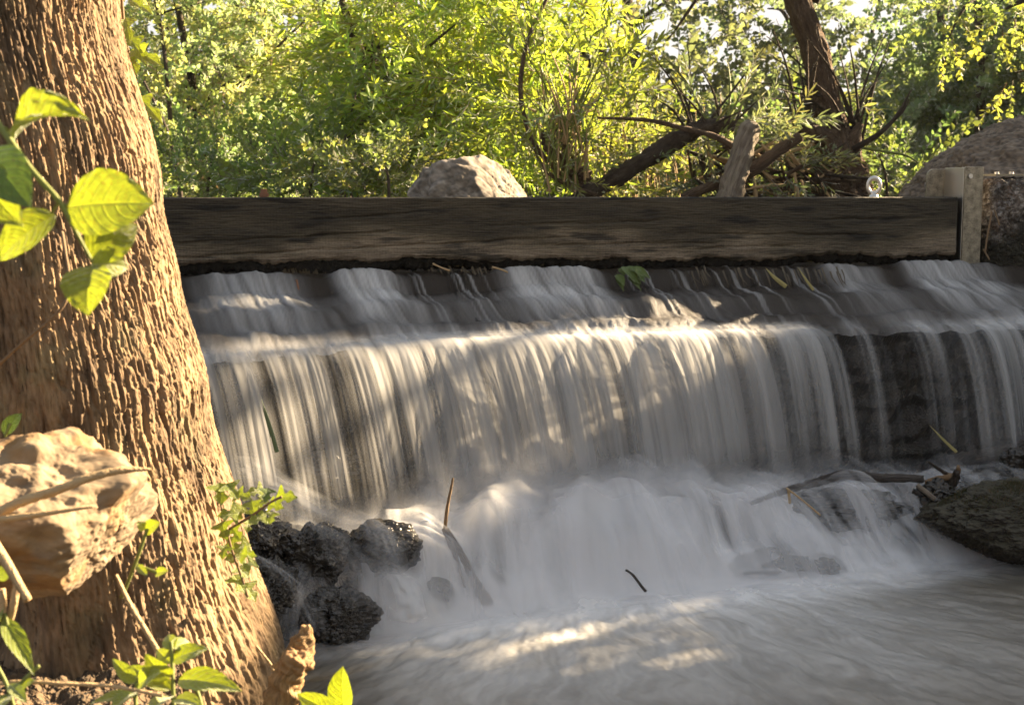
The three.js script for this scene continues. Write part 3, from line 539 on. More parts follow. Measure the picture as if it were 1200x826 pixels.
sprig('small_sprout', 'single upright green leaf beside the broken branch at the bottom', 'sprout', M.weed_leaf, 1.5,
  [[[402, 860], [400, 826]]], [[[401, 832], [400, 782, -0.01], 16, [-0.3, 0.2, 0.9], { fold: 0.35 }], [[399, 840], [346, 812, 0.02], 13, [-0.2, 0.6, 0.8], {}]], 'ovate');
sprig('trunk_sprout', 'small pale yellow green leaves sprouting from the trunk foot right of the boulder', 'sprout', M.weed_leaf, 1.46,
  [[[142, 700, 0.02], [158, 660, 0], [172, 620, -0.01]], [[160, 662, 0.01], [186, 672, 0]]], [[[168, 622], [186, 612, -0.01], 9, [0.1, 0.5, 0.9], {}], [[170, 620], [160, 612, -0.01], 6, [0.1, 0.5, 0.9], {}], [[180, 672], [196, 668, -0.01], 6, [0, 0.6, 0.8], {}], [[160, 662], [172, 674, -0.01], 5, [0, 0.6, 0.8], {}]], 'ovate');
sprig('moss_sprig', 'dark green leaf tuft on top of the rough boulder by the trunk', 'plant', M.dark_leaf, 1.58, [[[5, 512], [12, 496]]], [[[2, 508], [24, 484, 0], 9, [0.2, 0.5, 0.9], {}], [[66, 524], [92, 526, -0.02], 5, [0, 0.8, 0.5], {}]], 'ovate');

// ivy on the right flank of the trunk, over the water
{
  const r = RNG(71), t = thing('ivy_vine', 'green ivy with lobed leaves on the trunk flank above the wet rocks', 'ivy'), d = 1.88, px = d / FPX;
  part('stem', mergeGeometries([tube([C(258, 590, d), C(270, 640, d), C(284, 680, d), C(290, 700, d)], 0.002, { seg: 6, per: 8 }), tube([C(268, 620, d), C(292, 606, d - 0.02), C(318, 588, d - 0.03), C(330, 582, d - 0.03)], 0.0018, { seg: 6, per: 8 })]), M.twig, t);
  const spots = [[258, 574, 14], [272, 572, 12], [284, 580, 10], [300, 575, 10], [312, 577, 9], [334, 582, 12], [322, 592, 9], [296, 592, 10], [280, 598, 11], [268, 602, 12], [302, 606, 11], [318, 604, 8], [262, 618, 12], [276, 622, 10], [270, 634, 10], [282, 640, 12], [276, 652, 12], [290, 650, 9], [292, 660, 9], [284, 668, 10], [280, 680, 13], [292, 690, 13], [262, 644, 9], [306, 588, 9], [290, 614, 8]];
  for (let [x, y, w] of spots) { w *= 1.3; const a = r() * 6.28, dd = d + (r() - 0.6) * 0.05, bx = x - Math.cos(a) * w * 0.8, by = y - Math.abs(Math.sin(a)) * w * 0.5; part('leaf', leafGeo(C(bx, by, dd), C(x + Math.cos(a) * w * 0.9, y + Math.abs(Math.sin(a)) * w, dd - 0.01), w * 0.95 * px, RIGHT.clone().multiplyScalar(r() - 0.3).add(V(0, 0.4 + r() * 0.4, 0)).addScaledVector(TOWARDS, 0.8).normalize(), { kind: 'ivy', fold: 0.15, seed: x, nu: 12, nv: 16 }), r() < 0.2 ? M.dark_leaf : M.ivy_leaf, t); }
  const t2 = thing('ivy_vine', 'bright vine leaves peeping past the upper right edge of the trunk', 'ivy'), d2 = 2.12, p2 = d2 / FPX;
  part('stem', tube([C(140, -30, d2), C(146, 40, d2), C(158, 100, d2), C(164, 170, d2)], 0.0025, { seg: 6, per: 8 }), M.twig, t2);
  for (const [x, y, ex, ey, w] of [[142, -10, 165, 8, 14], [146, 18, 152, 50, 13], [150, 40, 172, 76, 15], [152, 55, 190, 76, 15], [158, 70, 172, 50, 10], [160, 110, 190, 144, 14], [156, 112, 172, 164, 13], [150, 60, 160, 88, 14], [155, 0, 178, 15, 10], [150, 100, 164, 130, 10]]) part('leaf', leafGeo(C(x, y, d2), C(ex, ey, d2 - 0.03), w * p2, RIGHT.clone().multiplyScalar(0.2).add(V(0, 0.4, 0)).addScaledVector(TOWARDS, 0.8).normalize(), { kind: 'ivy', fold: 0.2, seed: x }), M.ivy_leaf, t2);
}

// ------------------------------------------------------------------ rocks in and by the water
const wetCol = (x, y, z) => { const a = fbm3(x * 30, y * 30, z * 30, 3); return [0.028 + 0.03 * a, 0.024 + 0.026 * a, 0.019 + 0.02 * a].map((c) => Math.max(0.008, c)); };
const mossCol = (x, y, z, nx, ny) => { const a = fbm3(x * 40, y * 40, z * 40, 3), m = sst(0.0, 0.6, ny + 0.4 * a); return [lerp(0.026, 0.032, m) + 0.02 * a, lerp(0.020, 0.027, m) + 0.016 * a, lerp(0.014, 0.013, m) + 0.008 * a]; };
function wet(seed, px, py, d, rad, label, o = {}, mat = M.wet_rock, name = 'wet_rock') { const m = solo(name, label, 'rock', rock(seed, rad, { detail: 30, amp: 0.14, fr: 1.6, fine: 0.07, fineFr: 4.5, cuts: 3, colour: wetCol, ...o }), mat, o.group); m.position.copy(C(px, py, d)); return m; }
const bumpy = { fine: 0.045, fineFr: 4, detail: 84, grit: 0.016, amp: 0.12 };
wet(41, 312, 704, 3.38, [0.105, 0.10, 0.10], 'black wet rock under the ivy, lowest at the pool edge left', bumpy);
wet(42, 396, 722, 3.36, [0.10, 0.07, 0.09], 'bumpy dark wet rock at the pool, right of the lowest ivy leaves', bumpy);
wet(43, 368, 656, 3.52, [0.105, 0.095, 0.10], 'large black wet rock in the middle of the left rock pile', bumpy);
wet(44, 448, 642, 3.60, [0.105, 0.075, 0.10], 'smooth dark wet boulder beside the little chute, right of the rock pile', { fine: 0.014, amp: 0.10, cuts: 0, grit: 0.004, detail: 60 });
wet(45, 304, 636, 3.50, [0.085, 0.085, 0.09], 'dark wet rock behind the ivy at the top of the left pile', bumpy);
wet(46, 372, 548, 3.98, [0.13, 0.07, 0.09], 'rounded dark rock behind the falling veil at the left', { fine: 0.02, cuts: 1 });
wet(47, 512, 700, 3.62, [0.05, 0.055, 0.05], 'small grey rock half drowned below the standing stick', { fine: 0.01, amp: 0.08, cuts: 0, grit: 0.006 });
wet(48, 905, 664, 3.98, [0.15, 0.05, 0.10], 'low dark rock awash in the centre right of the cascade', { fine: 0.01, amp: 0.08, cuts: 0, grit: 0.006 });
wet(49, 960, 666, 4.0, [0.08, 0.042, 0.08], 'smaller low rock awash just right of the low dark rock', { fine: 0.01, amp: 0.08, cuts: 0, grit: 0.006 });
wet(50, 870, 582, 4.36, [0.13, 0.09, 0.09], 'rounded dark rock under the curving fall right of centre', { fine: 0.01, amp: 0.08, cuts: 0, grit: 0.006 });
wet(51, 985, 600, 4.25, [0.22, 0.07, 0.12], 'broad grey wet rock beneath the driftwood branch', { fine: 0.03, cuts: 1 });
{ // mossy rock right
  const m = solo('mossy_rock', 'big flat dark rock covered in moss at the right edge of the pool', 'rock', rock(61, [0.32, 0.125, 0.20], { detail: 120, amp: 0.10, fr: 1.2, fine: 0.034, fineFr: 6, cuts: 2, grit: 0.02, colour: mossCol }), M.damp_rock);
  m.position.copy(C(1196, 612, 4.12));
  wet(62, 1168, 570, 4.4, [0.16, 0.05, 0.10], 'dark round rock between the mossy rock and the log', { fine: 0.03 });
  wet(63, 1205, 545, 4.45, [0.10, 0.075, 0.08], 'black lumpy rock at the right edge under the log end', { fine: 0.1 });
  wet(64, 1105, 582, 4.2, [0.07, 0.06, 0.07], 'small dark rock behind the driftwood roots', { fine: 0.06 });
}
// moss tufts on the mossy rock: short blades, one mass
{
  const r = RNG(15), blades = [], host = C(1196, 612, 4.12);
  for (let i = 0; i < 9000; i++) {
    const a = r() * 6.283, q = Math.sqrt(r()), x = Math.cos(a) * q * 0.31, z = Math.sin(a) * q * 0.19, y = 0.125 * Math.sqrt(Math.max(0, 1 - q * q)) * 1.0;
    const h = 0.003 + r() * 0.010, w = 0.0009, dx = (r() - 0.5) * 0.012, dz = (r() - 0.2) * 0.012; blades.push([x, y - 0.004, z, h, w, dx, dz]);
  }
  const P = [], K = []; for (const [x, y, z, h, w, dx, dz] of blades) { P.push(x - w, y, z, x + w, y, z, x + dx, y + h, z + dz); const c = r() < 0.12 ? [0.16, 0.09, 0.035] : [0.035 + r() * 0.03, 0.036 + r() * 0.025, 0.012]; for (let k = 0; k < 3; k++) K.push(...c); }
  const g = new THREE.BufferGeometry(); g.setAttribute('position', new THREE.Float32BufferAttribute(P, 3)); g.setAttribute('color', new THREE.Float32BufferAttribute(K, 3)); g.computeVertexNormals();
  const m = new THREE.Mesh(g, std('moss_blades', { vertexColors: true, roughness: 0.9, side: THREE.DoubleSide })); m.name = 'moss'; m.position.copy(host); m.userData = { kind: 'stuff', label: 'short dark moss and litter growing on the big flat rock', category: 'moss' }; scene.add(m);
}
// thin veils of water over the rock pile at the left
{
  const strip = (pts, w, al, seed) => {
    const c = new THREE.CatmullRomCurve3(pts.map((p) => C(...p)), false, 'centripetal');
    struct('rock_veil', grid(26, 40, (u, v) => {
      const p = c.getPoint(v), s = (u - 0.5) * 2, wd = w * 1.3 * (0.7 + 0.4 * v), q = p.addScaledVector(RIGHT, s * wd).addScaledVector(TOWARDS, 0.035 * (1 - s * s) + 0.01 * n2(s * 3 + seed, v * 4)).add(V(0, -0.03 * s * s, 0));
      const a = al * 0.75 * (1 - s * s) ** 2 * sst(0, 0.3, v) * sst(1, 0.8, v) * clamp(0.8 + 0.35 * n2(s * 1.8 + seed * 7, v * 1.2));
      return { p: [q.x, q.y, q.z], c: [0.66, 0.66, 0.66, clamp(a)] };
    }, { colors: 4 }), M.mist_water);
  };
  strip([[300, 575, 3.62], [345, 600, 3.48], [392, 625, 3.36], [425, 668, 3.32], [440, 715, 3.30]], 0.06, 0.22, 1);
  strip([[280, 640, 3.4], [312, 652, 3.27], [345, 678, 3.24], [362, 712, 3.23], [372, 742, 3.22]], 0.03, 0.34, 2);
  strip([[408, 590, 3.7], [440, 612, 3.56], [452, 640, 3.48], [462, 690, 3.42], [470, 735, 3.38]], 0.06, 0.5, 3);
  strip([[452, 655, 3.5], [470, 675, 3.42], [480, 705, 3.36], [486, 735, 3.34]], 0.085, 0.8, 4);
  strip([[270, 520, 3.85], [300, 548, 3.75], [350, 580, 3.65], [395, 615, 3.5]], 0.10, 0.6, 5);
}
// driftwood branch with a root end
{
  const t = thing('driftwood_branch', 'brown driftwood branch with twisted roots lying before the right fall', 'branch'), d = 4.18;
  part('stem', tube([C(880, 590, d - 0.1), C(920, 575, d - 0.06), C(955, 566, d), C(990, 557, d), C(1030, 560, d), C(1082, 561, d)], [0.006, 0.011, 0.013, 0.018, 0.014, 0.012], { seg: 12, per: 12, rough: 0.2, fr: 30 }), M.wet_wood, t);
  for (const [a, w] of [[[[1085, 566], [1106, 560], [1122, 556], [1124, 540 + 6]], 0.011], [[[1070, 575], [1092, 584], [1108, 592], [1106, 600]], 0.009], [[[1124, 556], [1112, 556], [1098, 548], [1088, 541]], 0.006], [[[1106, 598], [1112, 578], [1120, 560], [1122, 552]], 0.016], [[[1112, 600], [1120, 584], [1128, 570]], 0.009], [[[1075, 572], [1090, 578], [1100, 576]], 0.008]])
    part('root', tube(a.map(([x, y], i) => C(x, y, d + 0.03 - i * 0.02)), [w, w, w * 0.5], { seg: 8, per: 8, rough: 0.3, fr: 40 }), w === 0.011 ? M.twig : M.wet_wood, t);
  part('splinter', tube([C(1075, 568, d - 0.02), C(1095, 584, d - 0.04), C(1108, 594, d - 0.05)], [0.008, 0.009, 0.003], { seg: 6 }), M.grey_wood, t);
  solo('dry_stalk', 'thin straw bent across the driftwood branch above the white water', 'stalk', mergeGeometries([tube([C(922, 572, 4.05), C(938, 584, 4.03), C(962, 604, 4.0)], 0.003, { seg: 5 }), tube([C(924, 573, 4.06), C(926, 590, 4.04)], 0.0045, { seg: 5 })]), M.dry_twig);
  solo('fallen_log', 'dark wet log lying at the foot of the fall near the right edge', 'log', tube([C(1112, 541, 4.5), C(1140, 536, 4.5), C(1170, 532, 4.5), C(1200, 526, 4.52), C(1240, 520, 4.55)], [0.02, 0.026, 0.028, 0.03, 0.03], { seg: 14, per: 12, rough: 0.2, fr: 22 }), M.wet_wood);
}
// stick standing in the cascade
{
  const t = thing('upright_stick', 'forked brown stick standing in the white water of the cascade', 'stick'), d = 3.72;
  part('shoot', tube([C(521, 622, d), C(524, 596, d), C(528, 575, d), C(531, 560, d)], [0.0055, 0.005, 0.0042, 0.003], { seg: 8, per: 8, rough: 0.2, fr: 80 }), M.twig, t);
  part('prong', tube([C(521, 619, d), C(530, 640, d - 0.02), C(538, 668, d - 0.04), C(546, 695, d - 0.05)], [0.008, 0.012, 0.006, 0.004], { seg: 8, per: 8, rough: 0.25, fr: 60 }), M.willow_bark, t);
  part('prong', tube([C(523, 620, d), C(540, 648, d - 0.02), C(556, 680, d - 0.05), C(572, 708, d - 0.08)], [0.007, 0.010, 0.012, 0.018], { seg: 8, per: 8, rough: 0.2, fr: 60 }), M.willow_bark, t);
  solo('sunken_twig', 'short curved twig poking from the cascade right of the forked stick', 'twig', tube([C(734, 668, 3.72), C(742, 674, 3.7), C(752, 687, 3.69), C(757, 693, 3.68)], 0.004, { seg: 6 }), M.wet_wood);
}
// grass blades and weeds caught on the weir
{
  const blade = (a, b, c, w) => { const up = TOWARDS; const pts = new THREE.CatmullRomCurve3([a, b, c]); return grid(2, 10, (u, v) => { const p = pts.getPoint(v), t = pts.getTangent(v), s = V().crossVectors(t, up).normalize(); const q = p.addScaledVector(s, (u - 0.5) * 2 * w * (1 - v * v)).addScaledVector(up, Math.abs(u - 0.5) * -w); return { p: [q.x, q.y, q.z] }; }); };
  const gm = std('grass_blade', { color: lin(0.12, 0.16, 0.07), roughness: 0.6, side: THREE.DoubleSide }), gy = std('dry_grass', { color: lin(0.28, 0.24, 0.09), roughness: 0.8, side: THREE.DoubleSide });
  solo('grass_blade', 'pair of grey green grass blades hanging before the left fall', 'grass blade', mergeGeometries([blade(C(324, 530, 3.6), C(316, 500, 3.6), C(306, 468, 3.6), 0.006), blade(C(318, 512, 3.6), C(312, 492, 3.6), C(306, 474, 3.6), 0.004)]), gm);
  solo('grass_blade', 'single straw pointing up left before the dark right fall', 'grass blade', blade(C(1122, 530, 4.4), C(1105, 514, 4.4), C(1089, 497, 4.4), 0.005), gy);
  solo('grass_blade', 'yellow green blade lying across the wet step under the beam', 'grass blade', blade(C(922, 336, 4.72), C(908, 325, 4.72), C(897, 313, 4.74), 0.008), gy);
  solo('grass_blade', 'thin brown straw right of the yellow green blade on the step', 'grass blade', blade(C(954, 340, 4.72), C(944, 326, 4.72), C(935, 312, 4.74), 0.005), gy);
  const r = RNG(5), t = thing('water_weed', 'small clump of green water weed hanging on the step below the beam', 'weed');
  for (let i = 0; i < 16; i++) { const x = 722 + r() * 30, y = 310 + r() * 14; part('leaf', leafGeo(C(x, y, 4.58 - r() * 0.04), C(x + 4 + r() * 16, y + 8 + r() * 12, 4.55 - r() * 0.04), 0.010 + r() * 0.006, V(0, 0.5, 0.9).normalize(), { kind: 'lance', nu: 4, nv: 8, seed: i }), M.dark_leaf, t); }
  const fringe = []; for (let i = 0; i < 150; i++) { const px = [[560, 80], [810, 180], [330, 40], [500, 60]][i % 4], x = px[0] + r() * px[1], y = 312 + r() * 10; fringe.push(blade(C(x, y, 4.58 + (x - 600) * 0.0006), C(x + 3, y + 8, 4.56 + (x - 600) * 0.0006), C(x + 4 + r() * 8, y + 14 + r() * 12, 4.55 + (x - 600) * 0.0006), 0.002 + r() * 0.002)); }
  const m = struct('root_fringe', mergeGeometries(fringe), std('root_hair', { color: lin(0.07, 0.05, 0.025), roughness: 0.5, side: THREE.DoubleSide })); m.userData = { kind: 'stuff', label: 'brown wet root hairs hanging over the step under the beam', category: 'roots' };
  solo('brown_stalk', 'short reddish stalk standing under the beam at the left', 'stalk', tube([C(351, 358, 4.3), C(350, 342, 4.3), C(347, 328, 4.32)], 0.004, { seg: 6 }), M.rust);
  solo('dry_twig', 'pale twig end lying under the beam left of centre', 'twig', tube([C(507, 309, 4.5), C(518, 314, 4.49), C(527, 317, 4.48)], 0.0035, { seg: 6 }), M.dry_twig);
  solo('dry_twig', 'tiny sunlit twig under the beam at the middle of the weir', 'twig', tube([C(577, 313, 4.5), C(585, 315, 4.49), C(595, 319, 4.48)], 0.0035, { seg: 6 }), M.dry_twig);
}

// ------------------------------------------------------------------ boulders behind the beam
{
  const bc = (w) => (x, y, z) => { const a = fbm3(x * 7, y * 7, z * 7, 5); return [w * (0.40 + 0.2 * a), w * (0.33 + 0.18 * a), w * (0.26 + 0.16 * a)]; };
  const m = solo('boulder', 'sunlit brown boulder just behind the beam in the centre', 'boulder', rock(104, [0.315, 0.25, 0.25], { detail: 60, amp: 0.12, fr: 1.0, fine: 0.015, fineFr: 4, ridge: 0.03, cuts: 8, rot: [0, 0.5, -0.1], colour: (x, y, z) => { const c = bc(0.46)(x, y, z), k = 1 + 0.9 * fbm3(x * 22, y * 34, z * 22, 4); return [c[0] * k, c[1] * 1.03 * k, c[2] * 1.05 * k]; } }), M.pale_rock);
  m.position.copy(C(562, 246, 5.5));
  const m2 = solo('boulder', 'huge grey brown rounded boulder behind the pillar at the right', 'boulder', rock(88, [0.78, 0.50, 0.6], { detail: 100, amp: 0.07, fr: 0.9, fine: 0.016, fineFr: 6, cuts: 1, grit: 0.016, colour: (x, y, z) => { const c = bc(0.26)(x, y, z), k = 1 + 1.1 * fbm3(x * 26, y * 40, z * 26, 4); return [c[0] * 1.12 * k, c[1] * k, c[2] * 0.85 * k]; } }), M.damp_rock);
  m2.position.copy(C(1250, 262, 6.0));
}

// ------------------------------------------------------------------ foliage
function spray(seed, { n, len, L, Wd, spread, droop, bend = 0.35, base = 0.12 }) {
  const r = RNG(seed), P = [], K = [], I = [];
  const pt = (t) => V(bend * len * t * t * 0.6, len * t, 0.06 * len * Math.sin(t * 5 + seed));
  const tri = (a, b, c) => I.push(a, b, c);
  for (let i = 0; i < 4; i++) { const p = pt(i / 3), w = lerp(0.0035, 0.001, i / 3) * (len > 0.3 ? 1.2 : 0.8); for (let k = 0; k < 3; k++) { P.push(p.x + w * Math.cos(k * 2.1), p.y, p.z + w * Math.sin(k * 2.1)); K.push(0.9, 0.5, 0.8); } if (i) for (let k = 0; k < 3; k++) { const a = (i - 1) * 3 + k, b = (i - 1) * 3 + (k + 1) % 3; tri(a, b, a + 3); tri(b, b + 3, a + 3); } }
  for (let i = 0; i < n; i++) {
    const t = base + (1 - base) * (i + r()) / n, p = pt(t), a = i * 2.4 + r() * 0.8, up = lerp(spread, 0.5, r() * 0.3) ;
    const dir = V(Math.cos(a) * Math.sin(up), Math.cos(up), Math.sin(a) * Math.sin(up)); dir.x += droop * (0.5 + r()); dir.normalize();
    const nor = V(r() - 0.5, r() - 0.2, r() - 0.5).cross(dir).normalize(), side = V().crossVectors(dir, nor);
    const l = L * (0.65 + 0.6 * r()), w = Wd * (0.75 + 0.5 * r()), cv = l * 0.12 * (r() - 0.2), b = P.length / 3, ly = 0.8 + 0.4 * r();
    const put = (s, tt, k) => { const q = p.clone().addScaledVector(dir, l * tt).addScaledVector(side, s * w).addScaledVector(nor, Math.abs(s) * w * 0.35 - cv * tt * tt); P.push(q.x, q.y, q.z); K.push(ly, ly, ly); };
    put(0, 0.04); put(-0.85, 0.35); put(0, 0.35); put(0.85, 0.35); put(-0.75, 0.66); put(0, 0.66); put(0.75, 0.66); put(0, 1);
    tri(b, b + 2, b + 1); tri(b, b + 3, b + 2); tri(b + 1, b + 2, b + 4); tri(b + 2, b + 5, b + 4); tri(b + 2, b + 3, b + 5); tri(b + 3, b + 6, b + 5); tri(b + 4, b + 5, b + 7); tri(b + 5, b + 6, b + 7);
  }
  const g = new THREE.BufferGeometry(); g.setAttribute('position', new THREE.Float32BufferAttribute(P, 3)); g.setAttribute('color', new THREE.Float32BufferAttribute(K, 3)); g.setIndex(I); g.computeVertexNormals(); return g;
}
const SP = {
  willow: [1, 2, 3].map((s) => spray(s, { n: 26, len: 0.55, L: 0.105, Wd: 0.0105, spread: 0.75, droop: 0.5 })),
  small: [4, 5, 6].map((s) => spray(s, { n: 34, len: 0.42, L: 0.048, Wd: 0.0135, spread: 1.0, droop: 0.2 })),
  mid: [7, 8, 9].map((s) => spray(s, { n: 22, len: 0.45, L: 0.075, Wd: 0.021, spread: 0.95, droop: 0.25 })),
  far: [10, 11, 12].map((s) => spray(s, { n: 46, len: 0.9, L: 0.085, Wd: 0.03, spread: 1.1, droop: 0.2 })),
};
const leafy = (name, tr = 0.5) => phy(name, { color: lin(1, 1, 1), vertexColors: true, roughness: 1, transmission: tr, thickness: 0, side: THREE.DoubleSide });
leafy('foliage', 0.75);

// sunbeams: a leaf spray whose shadow would fall on one of the sunny places is where the crowns have their gaps
const lit = [];
const beamHit = (p, pad) => { for (const f of lit) if (f(p, pad)) return true; return false; };
const along = (p, t) => p.clone().addScaledVector(SUN, -t);
const hitX = (X, test) => (p, pad) => { const f = toF(p), sx = SUN.dot(RIGHT), t = (f.X - X) / sx; if (t < 0.15) return false; return test(toF(along(p, t)), pad); };
const hitY = (y, test) => (p, pad) => { const t = (p.y - y) / SUN.y; if (t < 0.1) return false; return test(along(p, t), pad); };
lit.push(hitX(-0.55, (q, e) => q.d > 0.8 - e && q.d < 2.55 + e && q.y > (q.d > 1.75 ? 0.62 : 0.5) - e * 0.5 && q.y < 2.3 + e));                   // thick trunk, its boulder and twig
lit.push(hitX(-0.27, (q, e) => q.d > 1.35 - e && q.d < 1.75 + e && q.y > 0.40 - e * 0.5 && q.y < 0.8 + e));                 // broken branch stump
lit.push(hitX(-0.4, (q, e) => q.d > 6.2 - e && q.d < 9.6 + e && q.y > 1.0 - e && q.y < 3.2 + e));                       // bright willow bush
lit.push(hitX(0.25, (q, e) => q.d > 5.6 - e && q.d < 7.2 + e && q.y > 1.05 - e && q.y < 1.9));                          // pollard stump, boulder behind the beam
lit.push(hitX(-2.6, (q, e) => q.d > 9 - e && q.d < 13 + e && q.y > 1.0 - e && q.y < 3.5 + e));
const seg = (q, a, b, r) => { const ax = a[0], az = a[1], dx = b[0] - ax, dz = b[1] - az, t = clamp(((q.x - ax) * dx + (q.z - az) * dz) / (dx * dx + dz * dz)); return Math.hypot(q.x - ax - dx * t, q.z - az - dz * t) < r; };
lit.push(hitY(0.68, (q, e) => seg(q, [-0.75, 0.47], [0.60, 0.43], 0.17 + e * 0.6)));                                       // the lip of the fall
lit.push(hitY(0.72, (q, e) => seg(q, [-0.9, 0.42], [-0.3, 0.26], 0.035 + e * 0.5)));
lit.push(hitY(0.76, (q, e) => seg(q, [0.12, 0.16], [0.2, 0.22], 0.04 + e * 0.5)));
const W0 = (x, y) => { const p = onAxis(x, y, 'y', 0); return [p.x, p.z]; };
lit.push(hitY(0.0, (q, e) => seg(q, W0(520, 772), W0(840, 704), 0.025 + e * 0.3)));                                     // flecks on the pool
lit.push(hitY(0.0, (q, e) => seg(q, W0(900, 738), W0(1030, 724), 0.04 + e * 0.3)));
lit.push(hitY(0.0, (q, e) => seg(q, W0(400, 780), W0(450, 775), 0.03 + e * 0.3)));

const UP = V(0, 1, 0);
// clumps: [centre, rx, ry, rz, count]; sprays point outwards and sag
function crown(parent, kind, seed, clumps, { scale = [0.8, 1.3], tint = [0.10, 0.16, 0.03], vary = 0.3, sag = 0.4, gaps = true, pad = 0.1, out = 0.8, holes } = {}) {
  const r = RNG(seed), lists = SP[kind].map(() => []), q = new THREE.Quaternion(), c = new THREE.Color();
  for (const [ctr, rx, ry, rz, count] of clumps) for (let i = 0; i < count; i++) {
    const a = r() * 6.283, cz = r() * 2 - 1, s = Math.sqrt(1 - cz * cz), rad = Math.pow(r(), 0.45), o = V(Math.cos(a) * s, cz, Math.sin(a) * s);
    const p = ctr.clone().add(V(o.x * rx * rad, o.y * ry * rad, o.z * rz * rad));
    const dir = o.multiplyScalar(out).add(V(r() - 0.5, r() - 0.5 - sag, r() - 0.5)).normalize(), sc = lerp(scale[0], scale[1], r()), roll = r() * 6.283, v1 = r(), v2 = r();
    if (p.y < groundH(p.x, p.z) + 0.05 && kind !== 'mid') continue;
    const tip = p.clone().addScaledVector(dir, 0.35 * sc);
    if (gaps && (beamHit(p, pad) || beamHit(tip, pad))) continue;
    if (holes && holes(p, tip)) continue;
    const m = new THREE.Matrix4().compose(p, q.setFromUnitVectors(UP, dir).multiply(new THREE.Quaternion().setFromAxisAngle(UP, roll)), V(sc, sc, sc));
    const k = 1 + vary * (v1 * 2 - 1), y = vary * (v2 - 0.5);
    lists[Math.floor(v1 * 97) % lists.length].push([m, [tint[0] * k * (1 + y), tint[1] * k, tint[2] * k * (1 - y)]]);
  }
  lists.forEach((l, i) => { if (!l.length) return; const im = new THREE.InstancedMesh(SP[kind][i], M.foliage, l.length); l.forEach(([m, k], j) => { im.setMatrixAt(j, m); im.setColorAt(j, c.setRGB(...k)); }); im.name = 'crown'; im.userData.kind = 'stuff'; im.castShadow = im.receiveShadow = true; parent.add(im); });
}
const limb = (parent, pts, radii, mat = M.willow_bark, name = 'limb', o = {}) => part(name, tube(pts, radii, { seg: 7, per: 7, rough: 0.12, fr: 8, ...o }), mat, parent);
const G = (x, d) => { const p = F((x - 600) / FPX * d, d, 0); return p.setY(groundH(p.x, p.z)); };   // foot of something that stands at a distance
const P = (x, y, d) => C(x, y, d);

{ // bright willow bush, left of centre
  const t = thing('willow_bush', 'bright yellow green sunlit willow with two dark stems behind the beam', 'tree'), r = RNG(9);
  limb(t, [G(398, 8.2).setY(0.9), P(402, 215, 8.2), P(412, 170, 8.2), P(425, 100, 8.2), P(455, 10, 8.2), P(470, -120, 8.3)], [0.07, 0.065, 0.058, 0.05, 0.04, 0.02], M.dark_bark, 'trunk');
  limb(t, [G(420, 8.0).setY(0.9), P(424, 215, 8.0), P(432, 165, 8.0), P(428, 90, 8.0), P(400, 0, 8.0)], [0.06, 0.055, 0.048, 0.04, 0.02], M.dark_bark, 'trunk');
  for (let i = 0; i < 9; i++) { const x = 360 + r() * 260, y = -40 + r() * 200, d = 7.2 + r() * 1.8; limb(t, [P(425 + r() * 20, 150 - i * 12, 8.1), P(lerp(430, x, 0.5), lerp(120, y, 0.4) - 15, lerp(8.1, d, 0.5)), P(x, y, d)], [0.022, 0.014, 0.004], M.dark_bark); }
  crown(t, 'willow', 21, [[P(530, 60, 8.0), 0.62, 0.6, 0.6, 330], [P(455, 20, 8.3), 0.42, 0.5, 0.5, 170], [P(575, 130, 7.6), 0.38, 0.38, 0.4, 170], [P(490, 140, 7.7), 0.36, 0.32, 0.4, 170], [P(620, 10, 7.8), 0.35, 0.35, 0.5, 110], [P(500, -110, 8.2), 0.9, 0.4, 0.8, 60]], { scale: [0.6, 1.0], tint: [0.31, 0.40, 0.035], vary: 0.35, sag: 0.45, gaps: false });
}
{ // fine leaved trees at the left
  const t = thing('fine_leaved_tree', 'tall fine leaved grey green tree behind the beam next to the thick trunk', 'tree'), r = RNG(19);
  limb(t, [G(236, 11).setY(0.95), P(240, 180, 11), P(228, 110, 11), P(214, 40, 11), P(200, -40, 11), P(195, -200, 11)], [0.05, 0.04, 0.035, 0.03, 0.026, 0.01], M.dark_bark, 'trunk');
  limb(t, [P(200, 150, 10), P(192, 60, 10), P(176, -30, 10)], [0.018, 0.016, 0.01], M.dark_bark);
  limb(t, [G(216, 9.4).setY(0.95), P(206, 190, 9.4), P(190, 140, 9.4), P(168, 95, 9.5)], [0.02, 0.017, 0.014, 0.008], M.dark_bark);
  limb(t, [P(258, 115, 11), P(300, 84, 10.9), P(330, 50, 10.8), P(372, 10, 10.7)], [0.02, 0.017, 0.012, 0.005], M.dark_bark);
  limb(t, [P(229, 130, 11), P(262, 100, 10.8), P(280, 88, 10.8)], [0.014, 0.01, 0.004], M.dark_bark);
  limb(t, [P(205, 40, 11), P(185, 20, 10.8), P(240, 2, 10.7)], [0.014, 0.01, 0.004], M.dark_bark);
  for (let i = 0; i < 10; i++) { const x = 180 + r() * 200, y = r() * 200; limb(t, [P(232 + r() * 8, 60 + i * 13, 11), P(lerp(232, x, 0.5), lerp(80, y, 0.5), 10.9), P(x, y, 10.6 + r() * 0.8)], [0.010, 0.007, 0.003], M.dark_bark); }
  crown(t, 'small', 23, [[P(240, 60, 11), 1.1, 1.0, 0.9, 290], [P(200, 150, 10.6), 0.7, 0.7, 0.8, 140], [P(300, 110, 11.3), 0.7, 0.7, 0.8, 150], [P(330, 20, 11.2), 0.8, 0.6, 0.8, 110], [P(240, -110, 11), 1.4, 0.9, 1, 100], [P(250, 190, 10.6), 0.55, 0.3, 0.5, 130]], { tint: [0.33, 0.40, 0.12], vary: 0.35, sag: 0.25, gaps: false });
}
